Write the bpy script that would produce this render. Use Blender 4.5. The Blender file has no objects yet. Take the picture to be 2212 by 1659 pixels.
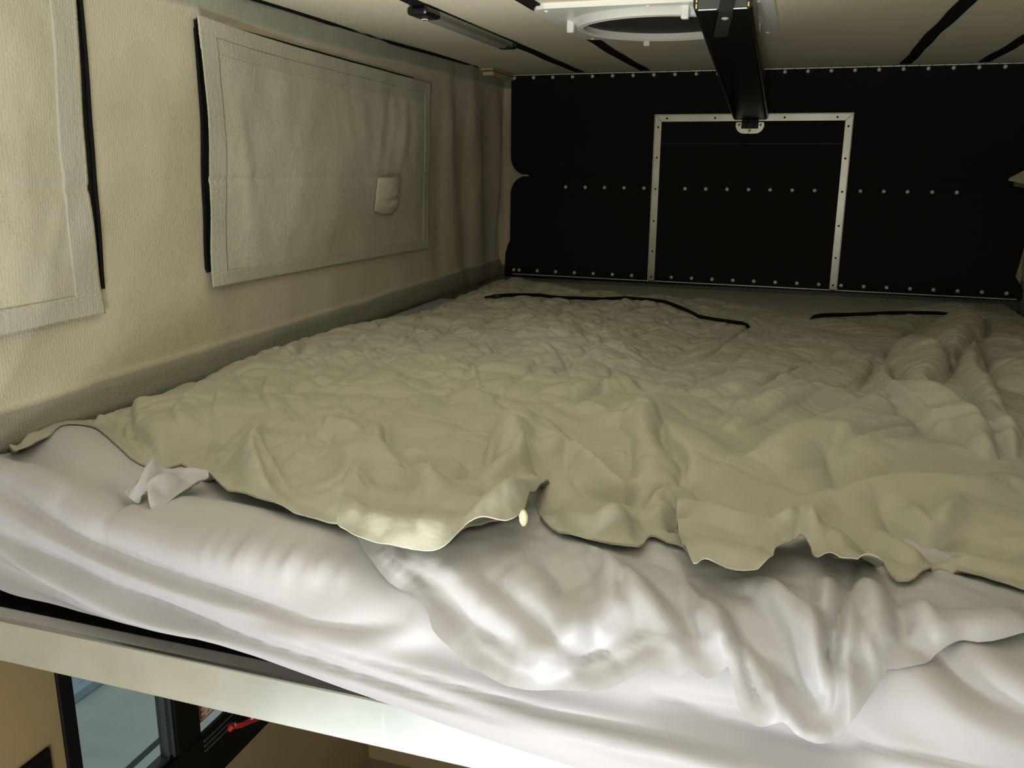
import bpy, bmesh, math, random
import numpy as np
from mathutils import Vector, Matrix
random.seed(4)
SC = bpy.context.scene
COL = SC.collection
PI = math.pi

# ---------------------------------------------------------------- camera
W, Hh = 2212, 1659
F_PX = 1885.4
CAM = np.array([1.0678, -3.2571, 0.44])
YAW, PITCH, ROLL = 0.3140, 0.2473, 0.0075
def cam_axes():
    cy, sy = math.cos(YAW), math.sin(YAW)
    f = np.array([-sy*math.cos(PITCH), cy*math.cos(PITCH), -math.sin(PITCH)])
    r = np.array([cy, sy, 0.0]); u = np.cross(r, f)
    c, s = math.cos(ROLL), math.sin(ROLL)
    return c*r+s*u, -s*r+c*u, f
AR, AU, AF = cam_axes()
cd = bpy.data.cameras.new('camera'); cd.sensor_width = 36.0; cd.lens = F_PX/W*36.0
cd.clip_start = 0.01
cam = bpy.data.objects.new('camera', cd); COL.objects.link(cam)
cam.matrix_world = Matrix(((AR[0], AU[0], -AF[0], CAM[0]), (AR[1], AU[1], -AF[1], CAM[1]), (AR[2], AU[2], -AF[2], CAM[2]), (0, 0, 0, 1)))
SC.camera = cam

# ---------------------------------------------------------------- world, lamps, exposure
wd = bpy.data.worlds.new('world'); SC.world = wd; wd.use_nodes = True
bgn = wd.node_tree.nodes['Background']
bgn.inputs[0].default_value = (0.74, 0.80, 0.80, 1); bgn.inputs[1].default_value = 0.55
def spot(name, loc, target, cone, blend, power, size, col):
    l = bpy.data.lights.new(name, 'SPOT'); l.spot_size = math.radians(cone); l.spot_blend = blend
    l.energy = power; l.color = col; l.shadow_soft_size = size
    o = bpy.data.objects.new(name, l); COL.objects.link(o); o.location = loc
    o.rotation_euler = (Vector(target)-Vector(loc)).to_track_quat('-Z', 'Y').to_euler()
    return o
def area(name, loc, target, w, h, power, col):
    l = bpy.data.lights.new(name, 'AREA'); l.shape = 'RECTANGLE'; l.size = w; l.size_y = h
    l.energy = power; l.color = col
    o = bpy.data.objects.new(name, l); COL.objects.link(o); o.location = loc
    o.rotation_euler = (Vector(target)-Vector(loc)).to_track_quat('-Z', 'Y').to_euler()
    return o
# the lit lamp of the cabin below the bed, in front of it
area('cabin_lamp', (0.86, -3.30, -0.80), (0.76, -2.40, -0.05), 0.24, 0.12, 6.8, (1.0, 1.0, 1.0))
area('sheet_fill', (0.25, -2.98, -0.88), (0.25, -2.42, -0.05), 0.50, 0.10, 2.0, (1.0, 1.0, 0.98))  # unseen fill added to lift the left sheet front and the beam
# unseen fill behind the camera, below mattress height, added to brighten wall and ceiling
area('low_back_fill', (1.05, -4.15, -0.42), (0.35, -2.20, 0.45), 0.45, 0.25, 15.0, (1.0, 1.0, 0.985))
area('duvet_fill', (1.15, -4.30, 0.26), (0.75, -0.7, 0.05), 0.30, 0.20, 5.0, (1.0, 0.97, 0.86))  # unseen fill added for the far duvet and its fold contrast
# two up-facing unseen spots in front of the bed, added to brighten the ceiling
spot('ceiling_fill', (0.72, -3.05, -0.22), (0.60, -2.05, 0.84), 54, 1.0, 112.0, 0.12, (1.0, 0.99, 0.94))
spot('ceiling_fill', (0.95, -3.10, -0.50), (0.75, -2.00, 0.85), 52, 1.0, 16.0, 0.12, (1.0, 0.99, 0.96))
SC.view_settings.view_transform = 'Standard'; SC.view_settings.look = 'None'
SC.view_settings.exposure = 0.0; SC.view_settings.gamma = 1.0; SC.view_settings.use_curve_mapping = False

# ---------------------------------------------------------------- pixel -> place
def ray(px, py):
    return AF + (px-1106)/F_PX*AR - (py-829.5)/F_PX*AU
def on(px, py, axis, val):
    d = ray(px, py); t = (val-CAM[axis])/d[axis]; return CAM+t*d

# ---------------------------------------------------------------- materials
MATS = {}
def mat(name, col, rough=0.6, metal=0.0, bump=None, spec=None, tint=None, extra=None):
    """bump: list of (kind, scale, strength, distance); tint: (scale, amount)"""
    m = bpy.data.materials.new(name); m.use_nodes = True
    nt = m.node_tree; b = nt.nodes['Principled BSDF']
    b.inputs['Base Color'].default_value = (*col, 1); b.inputs['Roughness'].default_value = rough
    b.inputs['Metallic'].default_value = metal
    if spec is not None: b.inputs['Specular IOR Level'].default_value = spec
    tc = nt.nodes.new('ShaderNodeTexCoord')
    prev = None
    for (k, sc, st, dist) in (bump or []):
        if k == 'noise':
            t = nt.nodes.new('ShaderNodeTexNoise'); t.inputs['Scale'].default_value = sc; t.inputs['Detail'].default_value = 3; o = t.outputs[0]
        elif k == 'voro':
            t = nt.nodes.new('ShaderNodeTexVoronoi'); t.inputs['Scale'].default_value = sc; t.inputs['Randomness'].default_value = 0.45; o = t.outputs['Distance']
        elif k == 'weave':
            a = nt.nodes.new('ShaderNodeTexWave'); a.inputs['Scale'].default_value = sc; a.bands_direction = 'X'
            c = nt.nodes.new('ShaderNodeTexWave'); c.inputs['Scale'].default_value = sc; c.bands_direction = 'Y'
            e = nt.nodes.new('ShaderNodeTexWave'); e.inputs['Scale'].default_value = sc; e.bands_direction = 'Z'
            for q in (a, c, e): nt.links.new(tc.outputs['Object'], q.inputs[0])
            m1 = nt.nodes.new('ShaderNodeMath'); m1.operation = 'ADD'; nt.links.new(a.outputs[1], m1.inputs[0]); nt.links.new(c.outputs[1], m1.inputs[1])
            t = nt.nodes.new('ShaderNodeMath'); t.operation = 'ADD'; nt.links.new(m1.outputs[0], t.inputs[0]); nt.links.new(e.outputs[1], t.inputs[1]); o = t.outputs[0]
        elif k == 'ribs':
            t = nt.nodes.new('ShaderNodeTexWave'); t.inputs['Scale'].default_value = sc; t.bands_direction = 'X'; o = t.outputs[1]
        if k != 'weave': nt.links.new(tc.outputs['Object'], t.inputs['Vector'])
        bp = nt.nodes.new('ShaderNodeBump'); bp.inputs['Strength'].default_value = st; bp.inputs['Distance'].default_value = dist
        nt.links.new(o, bp.inputs['Height'])
        if prev: nt.links.new(prev.outputs[0], bp.inputs['Normal'])
        prev = bp
    if prev: nt.links.new(prev.outputs[0], b.inputs['Normal'])
    if tint:
        t = nt.nodes.new('ShaderNodeTexNoise'); t.inputs['Scale'].default_value = tint[0]; t.inputs['Detail'].default_value = 4
        nt.links.new(tc.outputs['Object'], t.inputs['Vector'])
        r = nt.nodes.new('ShaderNodeValToRGB')
        r.color_ramp.elements[0].position = 0.3; r.color_ramp.elements[1].position = 0.7
        r.color_ramp.elements[0].color = (*[c*(1-tint[1]) for c in col], 1); r.color_ramp.elements[1].color = (*[min(1, c*(1+tint[1])) for c in col], 1)
        nt.links.new(t.outputs[0], r.inputs[0]); nt.links.new(r.outputs[0], b.inputs['Base Color'])
    MATS[name] = m
    return m

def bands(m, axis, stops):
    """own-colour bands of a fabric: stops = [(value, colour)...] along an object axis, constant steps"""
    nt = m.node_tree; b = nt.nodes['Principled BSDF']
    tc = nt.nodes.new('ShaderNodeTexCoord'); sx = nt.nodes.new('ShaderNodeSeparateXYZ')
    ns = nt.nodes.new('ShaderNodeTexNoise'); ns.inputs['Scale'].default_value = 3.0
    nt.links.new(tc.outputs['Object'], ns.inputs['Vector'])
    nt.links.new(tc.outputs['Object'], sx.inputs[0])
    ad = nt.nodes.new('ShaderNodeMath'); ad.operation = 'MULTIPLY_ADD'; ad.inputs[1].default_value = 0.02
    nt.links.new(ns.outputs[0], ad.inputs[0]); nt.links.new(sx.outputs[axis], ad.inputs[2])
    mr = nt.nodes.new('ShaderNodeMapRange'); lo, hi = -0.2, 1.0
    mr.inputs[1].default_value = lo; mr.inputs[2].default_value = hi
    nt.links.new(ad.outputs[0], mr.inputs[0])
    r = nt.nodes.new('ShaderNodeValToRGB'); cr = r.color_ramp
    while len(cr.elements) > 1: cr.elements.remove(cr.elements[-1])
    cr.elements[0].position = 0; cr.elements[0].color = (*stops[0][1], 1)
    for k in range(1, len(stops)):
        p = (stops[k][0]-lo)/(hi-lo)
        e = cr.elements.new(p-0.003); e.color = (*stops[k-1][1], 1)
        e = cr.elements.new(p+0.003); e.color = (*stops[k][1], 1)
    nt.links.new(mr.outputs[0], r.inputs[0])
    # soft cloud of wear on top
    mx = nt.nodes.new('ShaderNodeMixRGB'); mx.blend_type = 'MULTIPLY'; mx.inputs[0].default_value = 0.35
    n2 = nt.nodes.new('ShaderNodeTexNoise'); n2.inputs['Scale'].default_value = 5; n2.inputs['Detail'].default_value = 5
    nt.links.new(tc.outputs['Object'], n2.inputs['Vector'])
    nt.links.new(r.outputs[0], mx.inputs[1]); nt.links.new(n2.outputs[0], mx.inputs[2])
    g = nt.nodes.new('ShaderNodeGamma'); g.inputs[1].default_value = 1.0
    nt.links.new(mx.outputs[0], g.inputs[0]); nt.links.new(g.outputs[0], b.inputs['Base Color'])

M_duvet = mat('duvet_cotton', (0.425, 0.416, 0.342), 0.72, bump=[('noise', 60, 0.25, 0.004), ('weave', 420, 0.04, 0.0004)], spec=0.25)
M_satin = mat('white_sateen', (0.49, 0.495, 0.515), 0.42, bump=[('noise', 16, 0.5, 0.006), ('weave', 900, 0.05, 0.0004)], spec=0.4)
M_fitted = mat('fitted_sheet_cotton', (0.49, 0.49, 0.512), 0.5, bump=[('noise', 7, 0.22, 0.008), ('weave', 900, 0.05, 0.0004)], spec=0.3)
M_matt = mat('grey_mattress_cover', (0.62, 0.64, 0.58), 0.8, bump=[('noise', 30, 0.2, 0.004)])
M_liner = mat('tent_liner', (0.52, 0.47, 0.34), 0.62, bump=[('noise', 9, 0.35, 0.012), ('voro', 170, 0.42, 0.0022)], spec=0.35)
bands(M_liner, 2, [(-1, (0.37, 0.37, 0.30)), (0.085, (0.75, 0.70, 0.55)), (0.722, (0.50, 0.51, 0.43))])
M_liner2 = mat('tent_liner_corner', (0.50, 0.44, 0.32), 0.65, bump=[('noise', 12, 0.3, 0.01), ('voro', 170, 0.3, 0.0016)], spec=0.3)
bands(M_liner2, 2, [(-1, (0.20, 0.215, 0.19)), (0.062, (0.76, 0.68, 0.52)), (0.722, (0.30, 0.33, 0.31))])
M_cover = mat('cover_fabric', (0.62, 0.60, 0.49), 0.48, bump=[('noise', 11, 0.5, 0.014), ('voro', 170, 0.38, 0.0024)], spec=0.45, tint=(4, 0.08))
M_hem = mat('cover_hem', (0.55, 0.545, 0.455), 0.55, bump=[('noise', 40, 0.3, 0.003), ('voro', 170, 0.5, 0.002)], spec=0.4)
M_ceil = mat('ceiling_fabric', (0.86, 0.81, 0.635), 0.8, bump=[('ribs', 60, 0.35, 0.001), ('noise', 5, 0.15, 0.01)], spec=0.1)
M_blackv = mat('black_vinyl', (0.0042, 0.0044, 0.0046), 0.7, bump=[('noise', 420, 0.35, 0.0012)], spec=0.3)
M_black = mat('black_satin_paint', (0.006, 0.006, 0.007), 0.33, spec=0.4)
M_blackw = mat('black_webbing', (0.008, 0.008, 0.009), 0.85, bump=[('weave', 260, 0.5, 0.0008)], spec=0.2)
M_web2 = mat('grey_black_webbing', (0.03, 0.03, 0.028), 0.8, bump=[('weave', 260, 0.7, 0.001)], spec=0.3)
M_zip = mat('black_screen', (0.004, 0.004, 0.0045), 0.8)
M_steel = mat('rivet_steel', (0.80, 0.80, 0.74), 0.42, 0.6)
M_alu = mat('brushed_aluminium', (0.48, 0.475, 0.43), 0.34, 1.0, bump=[('noise', 200, 0.08, 0.0006)], tint=(9, 0.12))
M_screw = mat('dark_screw', (0.03, 0.03, 0.025), 0.5, 0.5)
M_beam = mat('scuffed_aluminium', (0.80, 0.87, 0.85), 0.36, 0.9, bump=[('noise', 90, 0.12, 0.0008)], tint=(13, 0.07))
M_white = mat('white_plastic', (0.92, 0.92, 0.88), 0.35, spec=0.5)
M_mesh = mat('fan_screen', (0.035, 0.035, 0.032), 0.5, bump=[('weave', 300, 0.6, 0.002)], tint=(14, 0.5))
M_diff = mat('lamp_diffuser', (0.30, 0.30, 0.28), 0.35)
M_lampgrey = mat('lamp_body', (0.32, 0.30, 0.25), 0.4, 0.5)
M_platf = mat('platform_board', (0.45, 0.44, 0.43), 0.5, tint=(3, 0.04))
M_panel = mat('cabin_panel', (0.27, 0.205, 0.10), 0.55, tint=(1.6, 0.14), bump=[('noise', 3, 0.2, 0.01)])
M_floor = mat('cabin_floor', (0.30, 0.24, 0.17), 0.5, tint=(6, 0.15))
M_wframe = mat('window_frame_black', (0.004, 0.004, 0.004), 0.55, spec=0.15)
M_gasket = mat('window_gasket', (0.035, 0.042, 0.045), 0.4)
M_conc = mat('garage_concrete', (0.50, 0.55, 0.52), 0.8, tint=(5, 0.10), bump=[('noise', 60, 0.3, 0.004)])
M_blue = mat('blue_grey_metal', (0.42, 0.52, 0.62), 0.35, 0.6)
M_dark = mat('dark_joint', (0.05, 0.06, 0.06), 0.8)
M_red = mat('red_webbing', (0.42, 0.02, 0.025), 0.6, spec=0.3)
M_redink = mat('red_ink', (0.42, 0.05, 0.03), 0.6)
M_stick = mat('sticker_paper', (0.50, 0.47, 0.36), 0.6)
M_tan = mat('tan_webbing', (0.60, 0.48, 0.28), 0.6)
M_grey = mat('grey_webbing', (0.12, 0.125, 0.11), 0.8)
M_cap = mat('strut_cap_lit', (0.055, 0.058, 0.06), 0.45)  # black strut's end, with the front light on it painted in as grey
M_gold = mat('slot_ceiling_light', (0.80, 0.60, 0.28), 0.5)  # stands in for the lit ceiling showing through the slots
M_thread = mat('sewing_thread', (0.22, 0.22, 0.20), 0.7)
M_glue = mat('clear_plastic_drop', (0.70, 0.66, 0.45), 0.2, spec=0.6)
M_glass = bpy.data.materials.new('window_glass'); M_glass.use_nodes = True
_b = M_glass.node_tree.nodes['Principled BSDF']; _b.inputs['Transmission Weight'].default_value = 1.0
_b.inputs['Base Color'].default_value = (0.86, 0.93, 0.93, 1); _b.inputs['Roughness'].default_value = 0.0; _b.inputs['IOR'].default_value = 1.01

# scratches and tiny pits on the beam face (marks with a shape of their own)
def scratches(m):
    nt = m.node_tree; b = nt.nodes['Principled BSDF']
    tc = nt.nodes.new('ShaderNodeTexCoord'); mp = nt.nodes.new('ShaderNodeMapping'); mp.inputs['Scale'].default_value = (70, 1, 6)
    mp.inputs['Rotation'].default_value = (0, 0.12, 0)
    nt.links.new(tc.outputs['Object'], mp.inputs[0])
    n = nt.nodes.new('ShaderNodeTexNoise'); n.inputs['Scale'].default_value = 2.2; n.inputs['Detail'].default_value = 6
    nt.links.new(mp.outputs[0], n.inputs['Vector'])
    r = nt.nodes.new('ShaderNodeMapRange'); r.inputs[1].default_value = 0.62; r.inputs[2].default_value = 0.72; r.inputs[3].default_value = 0.34; r.inputs[4].default_value = 0.37
    nt.links.new(n.outputs[0], r.inputs[0]); nt.links.new(r.outputs[0], b.inputs['Roughness'])
scratches(M_beam)

# ---------------------------------------------------------------- object helpers
def tag(o, label=None, cat=None, group=None, kind=None):
    if label: o['label'] = label
    if cat: o['category'] = cat
    if group: o['group'] = group
    if kind: o['kind'] = kind
    return o
def empty(name, loc=(0, 0, 0)):
    o = bpy.data.objects.new(name, None); COL.objects.link(o); o.location = loc; o.empty_display_size = 0.02
    bpy.context.view_layer.update()
    return o
def link_mesh(name, me, m, parent=None):
    o = bpy.data.objects.new(name, me); COL.objects.link(o)
    for mm in (m if isinstance(m, (list, tuple)) else [m]): me.materials.append(mm)
    if parent is not None:
        o.parent = parent
        pl = Vector((0, 0, 0)); q = parent
        while q is not None: pl += q.location; q = q.parent
        o.location = -pl
    return o
class MB:
    """collects shapes in world space and links them as ONE mesh object"""
    def __init__(s): s.bm = bmesh.new()
    def box(s, x0, x1, y0, y1, z0, z1, bev=0.0, seg=2):
        b = bmesh.new(); bmesh.ops.create_cube(b, size=1)
        for v in b.verts:
            v.co = Vector(((x0+x1)/2+v.co.x*(x1-x0), (y0+y1)/2+v.co.y*(y1-y0), (z0+z1)/2+v.co.z*(z1-z0)))
        if bev: bmesh.ops.bevel(b, geom=b.edges[:], offset=bev, segments=seg, profile=0.5, affect='EDGES')
        s.add(b); return s
    def add(s, b, mx=None):
        if mx is not None: bmesh.ops.transform(b, matrix=mx, verts=b.verts)
        me = bpy.data.meshes.new('t'); b.to_mesh(me); b.free(); s.bm.from_mesh(me); bpy.data.meshes.remove(me); return s
    def prism(s, pts, d, bev=0.0):
        """pts: list of 3D points of a flat outline; d: extrusion vector"""
        b = bmesh.new(); vs = [b.verts.new(p) for p in pts]; f = b.faces.new(vs)
        r = bmesh.ops.extrude_face_region(b, geom=[f])
        bmesh.ops.translate(b, vec=d, verts=[v for v in r['geom'] if isinstance(v, bmesh.types.BMVert)])
        bmesh.ops.recalc_face_normals(b, faces=b.faces)
        if bev: bmesh.ops.bevel(b, geom=b.edges[:], offset=bev, segments=2, profile=0.5, affect='EDGES')
        s.add(b); return s
    def lathe(s, prof, n, mx):
        b = bmesh.new(); rings = []
        for (r, h) in prof:
            if r < 1e-6: rings.append([b.verts.new((0, 0, h))])
            else: rings.append([b.verts.new((r*math.cos(2*PI*k/n), r*math.sin(2*PI*k/n), h)) for k in range(n)])
        for a, c in zip(rings, rings[1:]):
            for k in range(n):
                k2 = (k+1) % n
                if len(a) == 1 and len(c) > 1: b.faces.new((a[0], c[k], c[k2]))
                elif len(c) == 1 and len(a) > 1: b.faces.new((a[k], c[0], a[k2]))
                elif len(a) > 1: b.faces.new((a[k], c[k], c[k2], a[k2]))
        bmesh.ops.recalc_face_normals(b, faces=b.faces)
        s.add(b, mx); return s
    def tube(s, pts, r, n=8):
        b = bmesh.new(); rings = []; pts = [Vector(p) for p in pts]
        for i, p in enumerate(pts):
            d = (pts[min(i+1, len(pts)-1)]-pts[max(i-1, 0)]).normalized()
            a = d.orthogonal().normalized() if i == 0 else (pa-d*pa.dot(d)).normalized()
            pa = a; c = d.cross(a); rr = r[i] if isinstance(r, (list, tuple)) else r
            rings.append([b.verts.new(p+a*rr*math.cos(2*PI*k/n)+c*rr*math.sin(2*PI*k/n)) for k in range(n)])
        for a, c in zip(rings, rings[1:]):
            for k in range(n): b.faces.new((a[k], a[(k+1) % n], c[(k+1) % n], c[k]))
        b.faces.new(rings[0][::-1]); b.faces.new(rings[-1])
        s.add(b); return s
    def band(s, pts, side, w, th):
        """flat strap along pts; side = unit-ish vector of its width"""
        b = bmesh.new(); pts = [Vector(p) for p in pts]; prev = None
        for i, p in enumerate(pts):
            d = (pts[min(i+1, len(pts)-1)]-pts[max(i-1, 0)]).normalized()
            sd = Vector(side[i] if isinstance(side, list) else side); sd = (sd-d*sd.dot(d)).normalized(); n = d.cross(sd).normalized()
            ww = w[i] if isinstance(w, (list, tuple)) else w
            q = [b.verts.new(p+sd*ww/2*a+n*th/2*c) for a, c in ((-1, -1), (1, -1), (1, 1), (-1, 1))]
            if prev:
                for k in range(4): b.faces.new((prev[k], prev[(k+1) % 4], q[(k+1) % 4], q[k]))
            else: b.faces.new(q[::-1])
            prev = q
        b.faces.new(prev); bmesh.ops.recalc_face_normals(b, faces=b.faces)
        s.add(b); return s
    def build(s, name, m, parent=None, smooth=False):
        me = bpy.data.meshes.new(name); s.bm.to_mesh(me); s.bm.free()
        if smooth:
            for p in me.polygons: p.use_smooth = True
        o = link_mesh(name, me, m, parent)
        if smooth:
            md = o.modifiers.new('edge', 'EDGE_SPLIT'); md.split_angle = math.radians(40)
        return o
def along(p, d):   # matrix at p with z axis along d
    return Matrix.Translation(p) @ Vector(d).to_track_quat('Z', 'Y').to_matrix().to_4x4()

# ---------------------------------------------------------------- numpy noise
_rs = np.random.RandomState(11); _perm = _rs.permutation(4096); _ga = _rs.rand(4096)*2*PI
def gn(x, y):
    xi = np.floor(x).astype(int); yi = np.floor(y).astype(int); xf = x-xi; yf = y-yi
    def g(i, j, dx, dy):
        h = _ga[_perm[(_perm[i & 4095]+j) & 4095]]; return np.cos(h)*dx+np.sin(h)*dy
    u = xf**3*(xf*(xf*6-15)+10); v = yf**3*(yf*(yf*6-15)+10)
    a = g(xi, yi, xf, yf)*(1-u)+g(xi+1, yi, xf-1, yf)*u
    b = g(xi, yi+1, xf, yf-1)*(1-u)+g(xi+1, yi+1, xf-1, yf-1)*u
    return (a*(1-v)+b*v)*1.5
def fbm(x, y, o=3):
    s = 0; a = 1.0
    for k in range(o): s = s+a*gn(x*2**k+17*k, y*2**k-9*k); a *= 0.5
    return s
def cells(x, y, jit=0.85):
    """distance between the nearest and second nearest random cell centre: puffs with crisp creases"""
    xi = np.floor(x).astype(int); yi = np.floor(y).astype(int); f1 = np.full(np.shape(x), 9.0); f2 = f1.copy()
    for i in (-1, 0, 1):
        for j in (-1, 0, 1):
            k = _perm[(_perm[(xi+i) & 4095]+yi+j) & 4095]; k2 = _perm[(k+77) & 4095]
            d = np.hypot(xi+i+0.5+jit*(k/4096-0.5)-x, yi+j+0.5+jit*(k2/4096-0.5)-y)
            f2 = np.where(d < f1, f1, np.minimum(f2, d)); f1 = np.minimum(f1, d)
    return f2-f1
def sm(a, b, x):
    t = np.clip((x-a)/(b-a), 0, 1); return t*t*(3-2*t)

# ---------------------------------------------------------------- bed surface: x across, s = way from the back wall over the top and down the front
ZT = 0.005; SA = 2.365
def bed_pt(x, s, off=0.0):
    x = np.asarray(x, float); s = np.asarray(s, float); off = np.asarray(off, float)+0*x
    th = np.radians(8+6*sm(-0.05, 0.85, x)); RR = 0.045+0.045*sm(0.0, 0.85, x); sa = 2.352+0.032*sm(-0.02, 0.45, x)
    phi_max = PI/2-th
    sb = sa+RR*phi_max
    phi = np.clip((s-sa)/RR, 0, None); phi = np.minimum(phi, phi_max)
    t = np.maximum(s-sb, 0)
    y = -np.minimum(s, sa)-RR*np.sin(phi)-t*np.cos(phi_max)
    z = ZT-RR*(1-np.cos(phi))-t*np.sin(phi_max)
    ny = -np.sin(phi); nz = np.cos(phi)
    return np.stack([x, y+ny*off, z+nz*off], -1)
def project(P):
    d = P-CAM; z = d@AF
    return 1106+F_PX*(d@AR)/z, 829.5-F_PX*(d@AU)/z
_gx, _gs = np.meshgrid(np.linspace(-0.3, 2.0, 150), np.linspace(0.0, 2.85, 420), indexing='ij')
def to_bed(pts, off=0.0):
    """picture points -> (x, s) on the bed surface raised by off; ('w', x, s) entries pass through"""
    GP = project(bed_pt(_gx, _gs, off)); out = []
    for p in pts:
        if p[0] == 'w': out.append((p[1], p[2])); continue
        d = (GP[0]-p[0])**2+(GP[1]-p[1])**2; k = np.unravel_index(np.argmin(d), d.shape)
        q = np.array([_gx[k], _gs[k]])
        for it in range(8):
            f = lambda q: np.array(project(bed_pt(q[0], q[1], off)))
            r = f(q)-np.array(p, float)
            J = np.stack([(f(q+[1e-4, 0])-f(q-[1e-4, 0]))/2e-4, (f(q+[0, 1e-4])-f(q-[0, 1e-4]))/2e-4], 1)
            try: dq = np.linalg.solve(J, -r)
            except Exception: break
            q = q+np.clip(dq, -0.03, 0.03)
        out.append((q[0], q[1]))
    return np.array(out)
def smooth_line(P, step=0.008):
    """Catmull-Rom through the points"""
    P = np.asarray(P); Q = np.vstack([2*P[0]-P[1], P, 2*P[-1]-P[-2]]); out = []
    for i in range(1, len(Q)-2):
        n = max(2, int(np.linalg.norm(Q[i+1]-Q[i])/step)); t = np.linspace(0, 1, n, endpoint=False)[:, None]
        out.append(0.5*((2*Q[i])+(-Q[i-1]+Q[i+1])*t+(2*Q[i-1]-5*Q[i]+4*Q[i+1]-Q[i+2])*t**2+(-Q[i-1]+3*Q[i]-3*Q[i+1]+Q[i+2])*t**3))
    out.append(Q[-2][None]); return np.vstack(out)
def line_dist(X, S, L):
    """signed distance (+ on the picture-left of travel) and arc fraction"""
    best = np.full(X.shape, 1e9); sd = np.zeros(X.shape); fr = np.zeros(X.shape)
    seg = np.linalg.norm(np.diff(L, axis=0), axis=1); cum = np.concatenate([[0], np.cumsum(seg)]); T = cum[-1]
    for i in range(len(L)-1):
        a = L[i]; d = L[i+1]-a; l2 = d@d+1e-12
        t = np.clip(((X-a[0])*d[0]+(S-a[1])*d[1])/l2, 0, 1)
        ex = X-a[0]-t*d[0]; ey = S-a[1]-t*d[1]; dd = ex*ex+ey*ey
        m = dd < best; best[m] = dd[m]
        side = np.sign(ex*d[1]-ey*d[0]); sd[m] = side[m]; fr[m] = ((cum[i]+t*seg[i])/T)[m]
    return np.sqrt(best)*np.where(sd == 0, 1, sd), fr
def strokes(X, S, lst, off, gain=1.0):
    """lst: (kind, height mm, width mm, points). kind r ridge, v valley, f fold (raised on the picture-left), c crease line"""
    H = np.zeros(X.shape)
    for (k, a, w, pts) in lst:
        a *= 1e-3*gain; w *= 1e-3
        L = smooth_line(to_bed(pts, off)); R = 4.5*w
        m = (X > L[:, 0].min()-R) & (X < L[:, 0].max()+R) & (S > L[:, 1].min()-R) & (S < L[:, 1].max()+R)
        if not m.any(): continue
        L2 = L[::max(1, len(L)//160)]
        if not np.allclose(L2[-1], L[-1]): L2 = np.vstack([L2, L[-1]])
        d, fr = line_dist(X[m], S[m], L2)
        tp = np.clip(np.sin(PI*np.clip(fr*0.94+0.03, 0, 1)), 0, 1)**0.6
        if k == 'r': h = a*np.exp(-(d/w)**2)
        elif k == 'v': h = -a*np.exp(-np.abs(d)/w*1.4)
        elif k == 'c': h = a*(np.exp(-(d/w)**2)-1.5*np.exp(-(d/(0.28*w))**2))
        else:
            u = d/w
            h = np.where(u > 0, (1-np.exp(-np.clip(u, 0, None)*9))*np.exp(-np.clip(u, 0, None)**1.3), 0)-0.25*np.exp(-np.abs(u)*5)
            h = a*h
        H[m] += h*tp
    return H
def inside(X, S, P):
    r = np.zeros(X.shape, bool); n = len(P)
    for i in range(n):
        x1, y1 = P[i]; x2, y2 = P[(i+1) % n]
        if y1 == y2: continue
        c = ((y1 > S) != (y2 > S)) & (X < (x2-x1)*(S-y1)/(y2-y1)+x1)
        r ^= c
    return r
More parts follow.
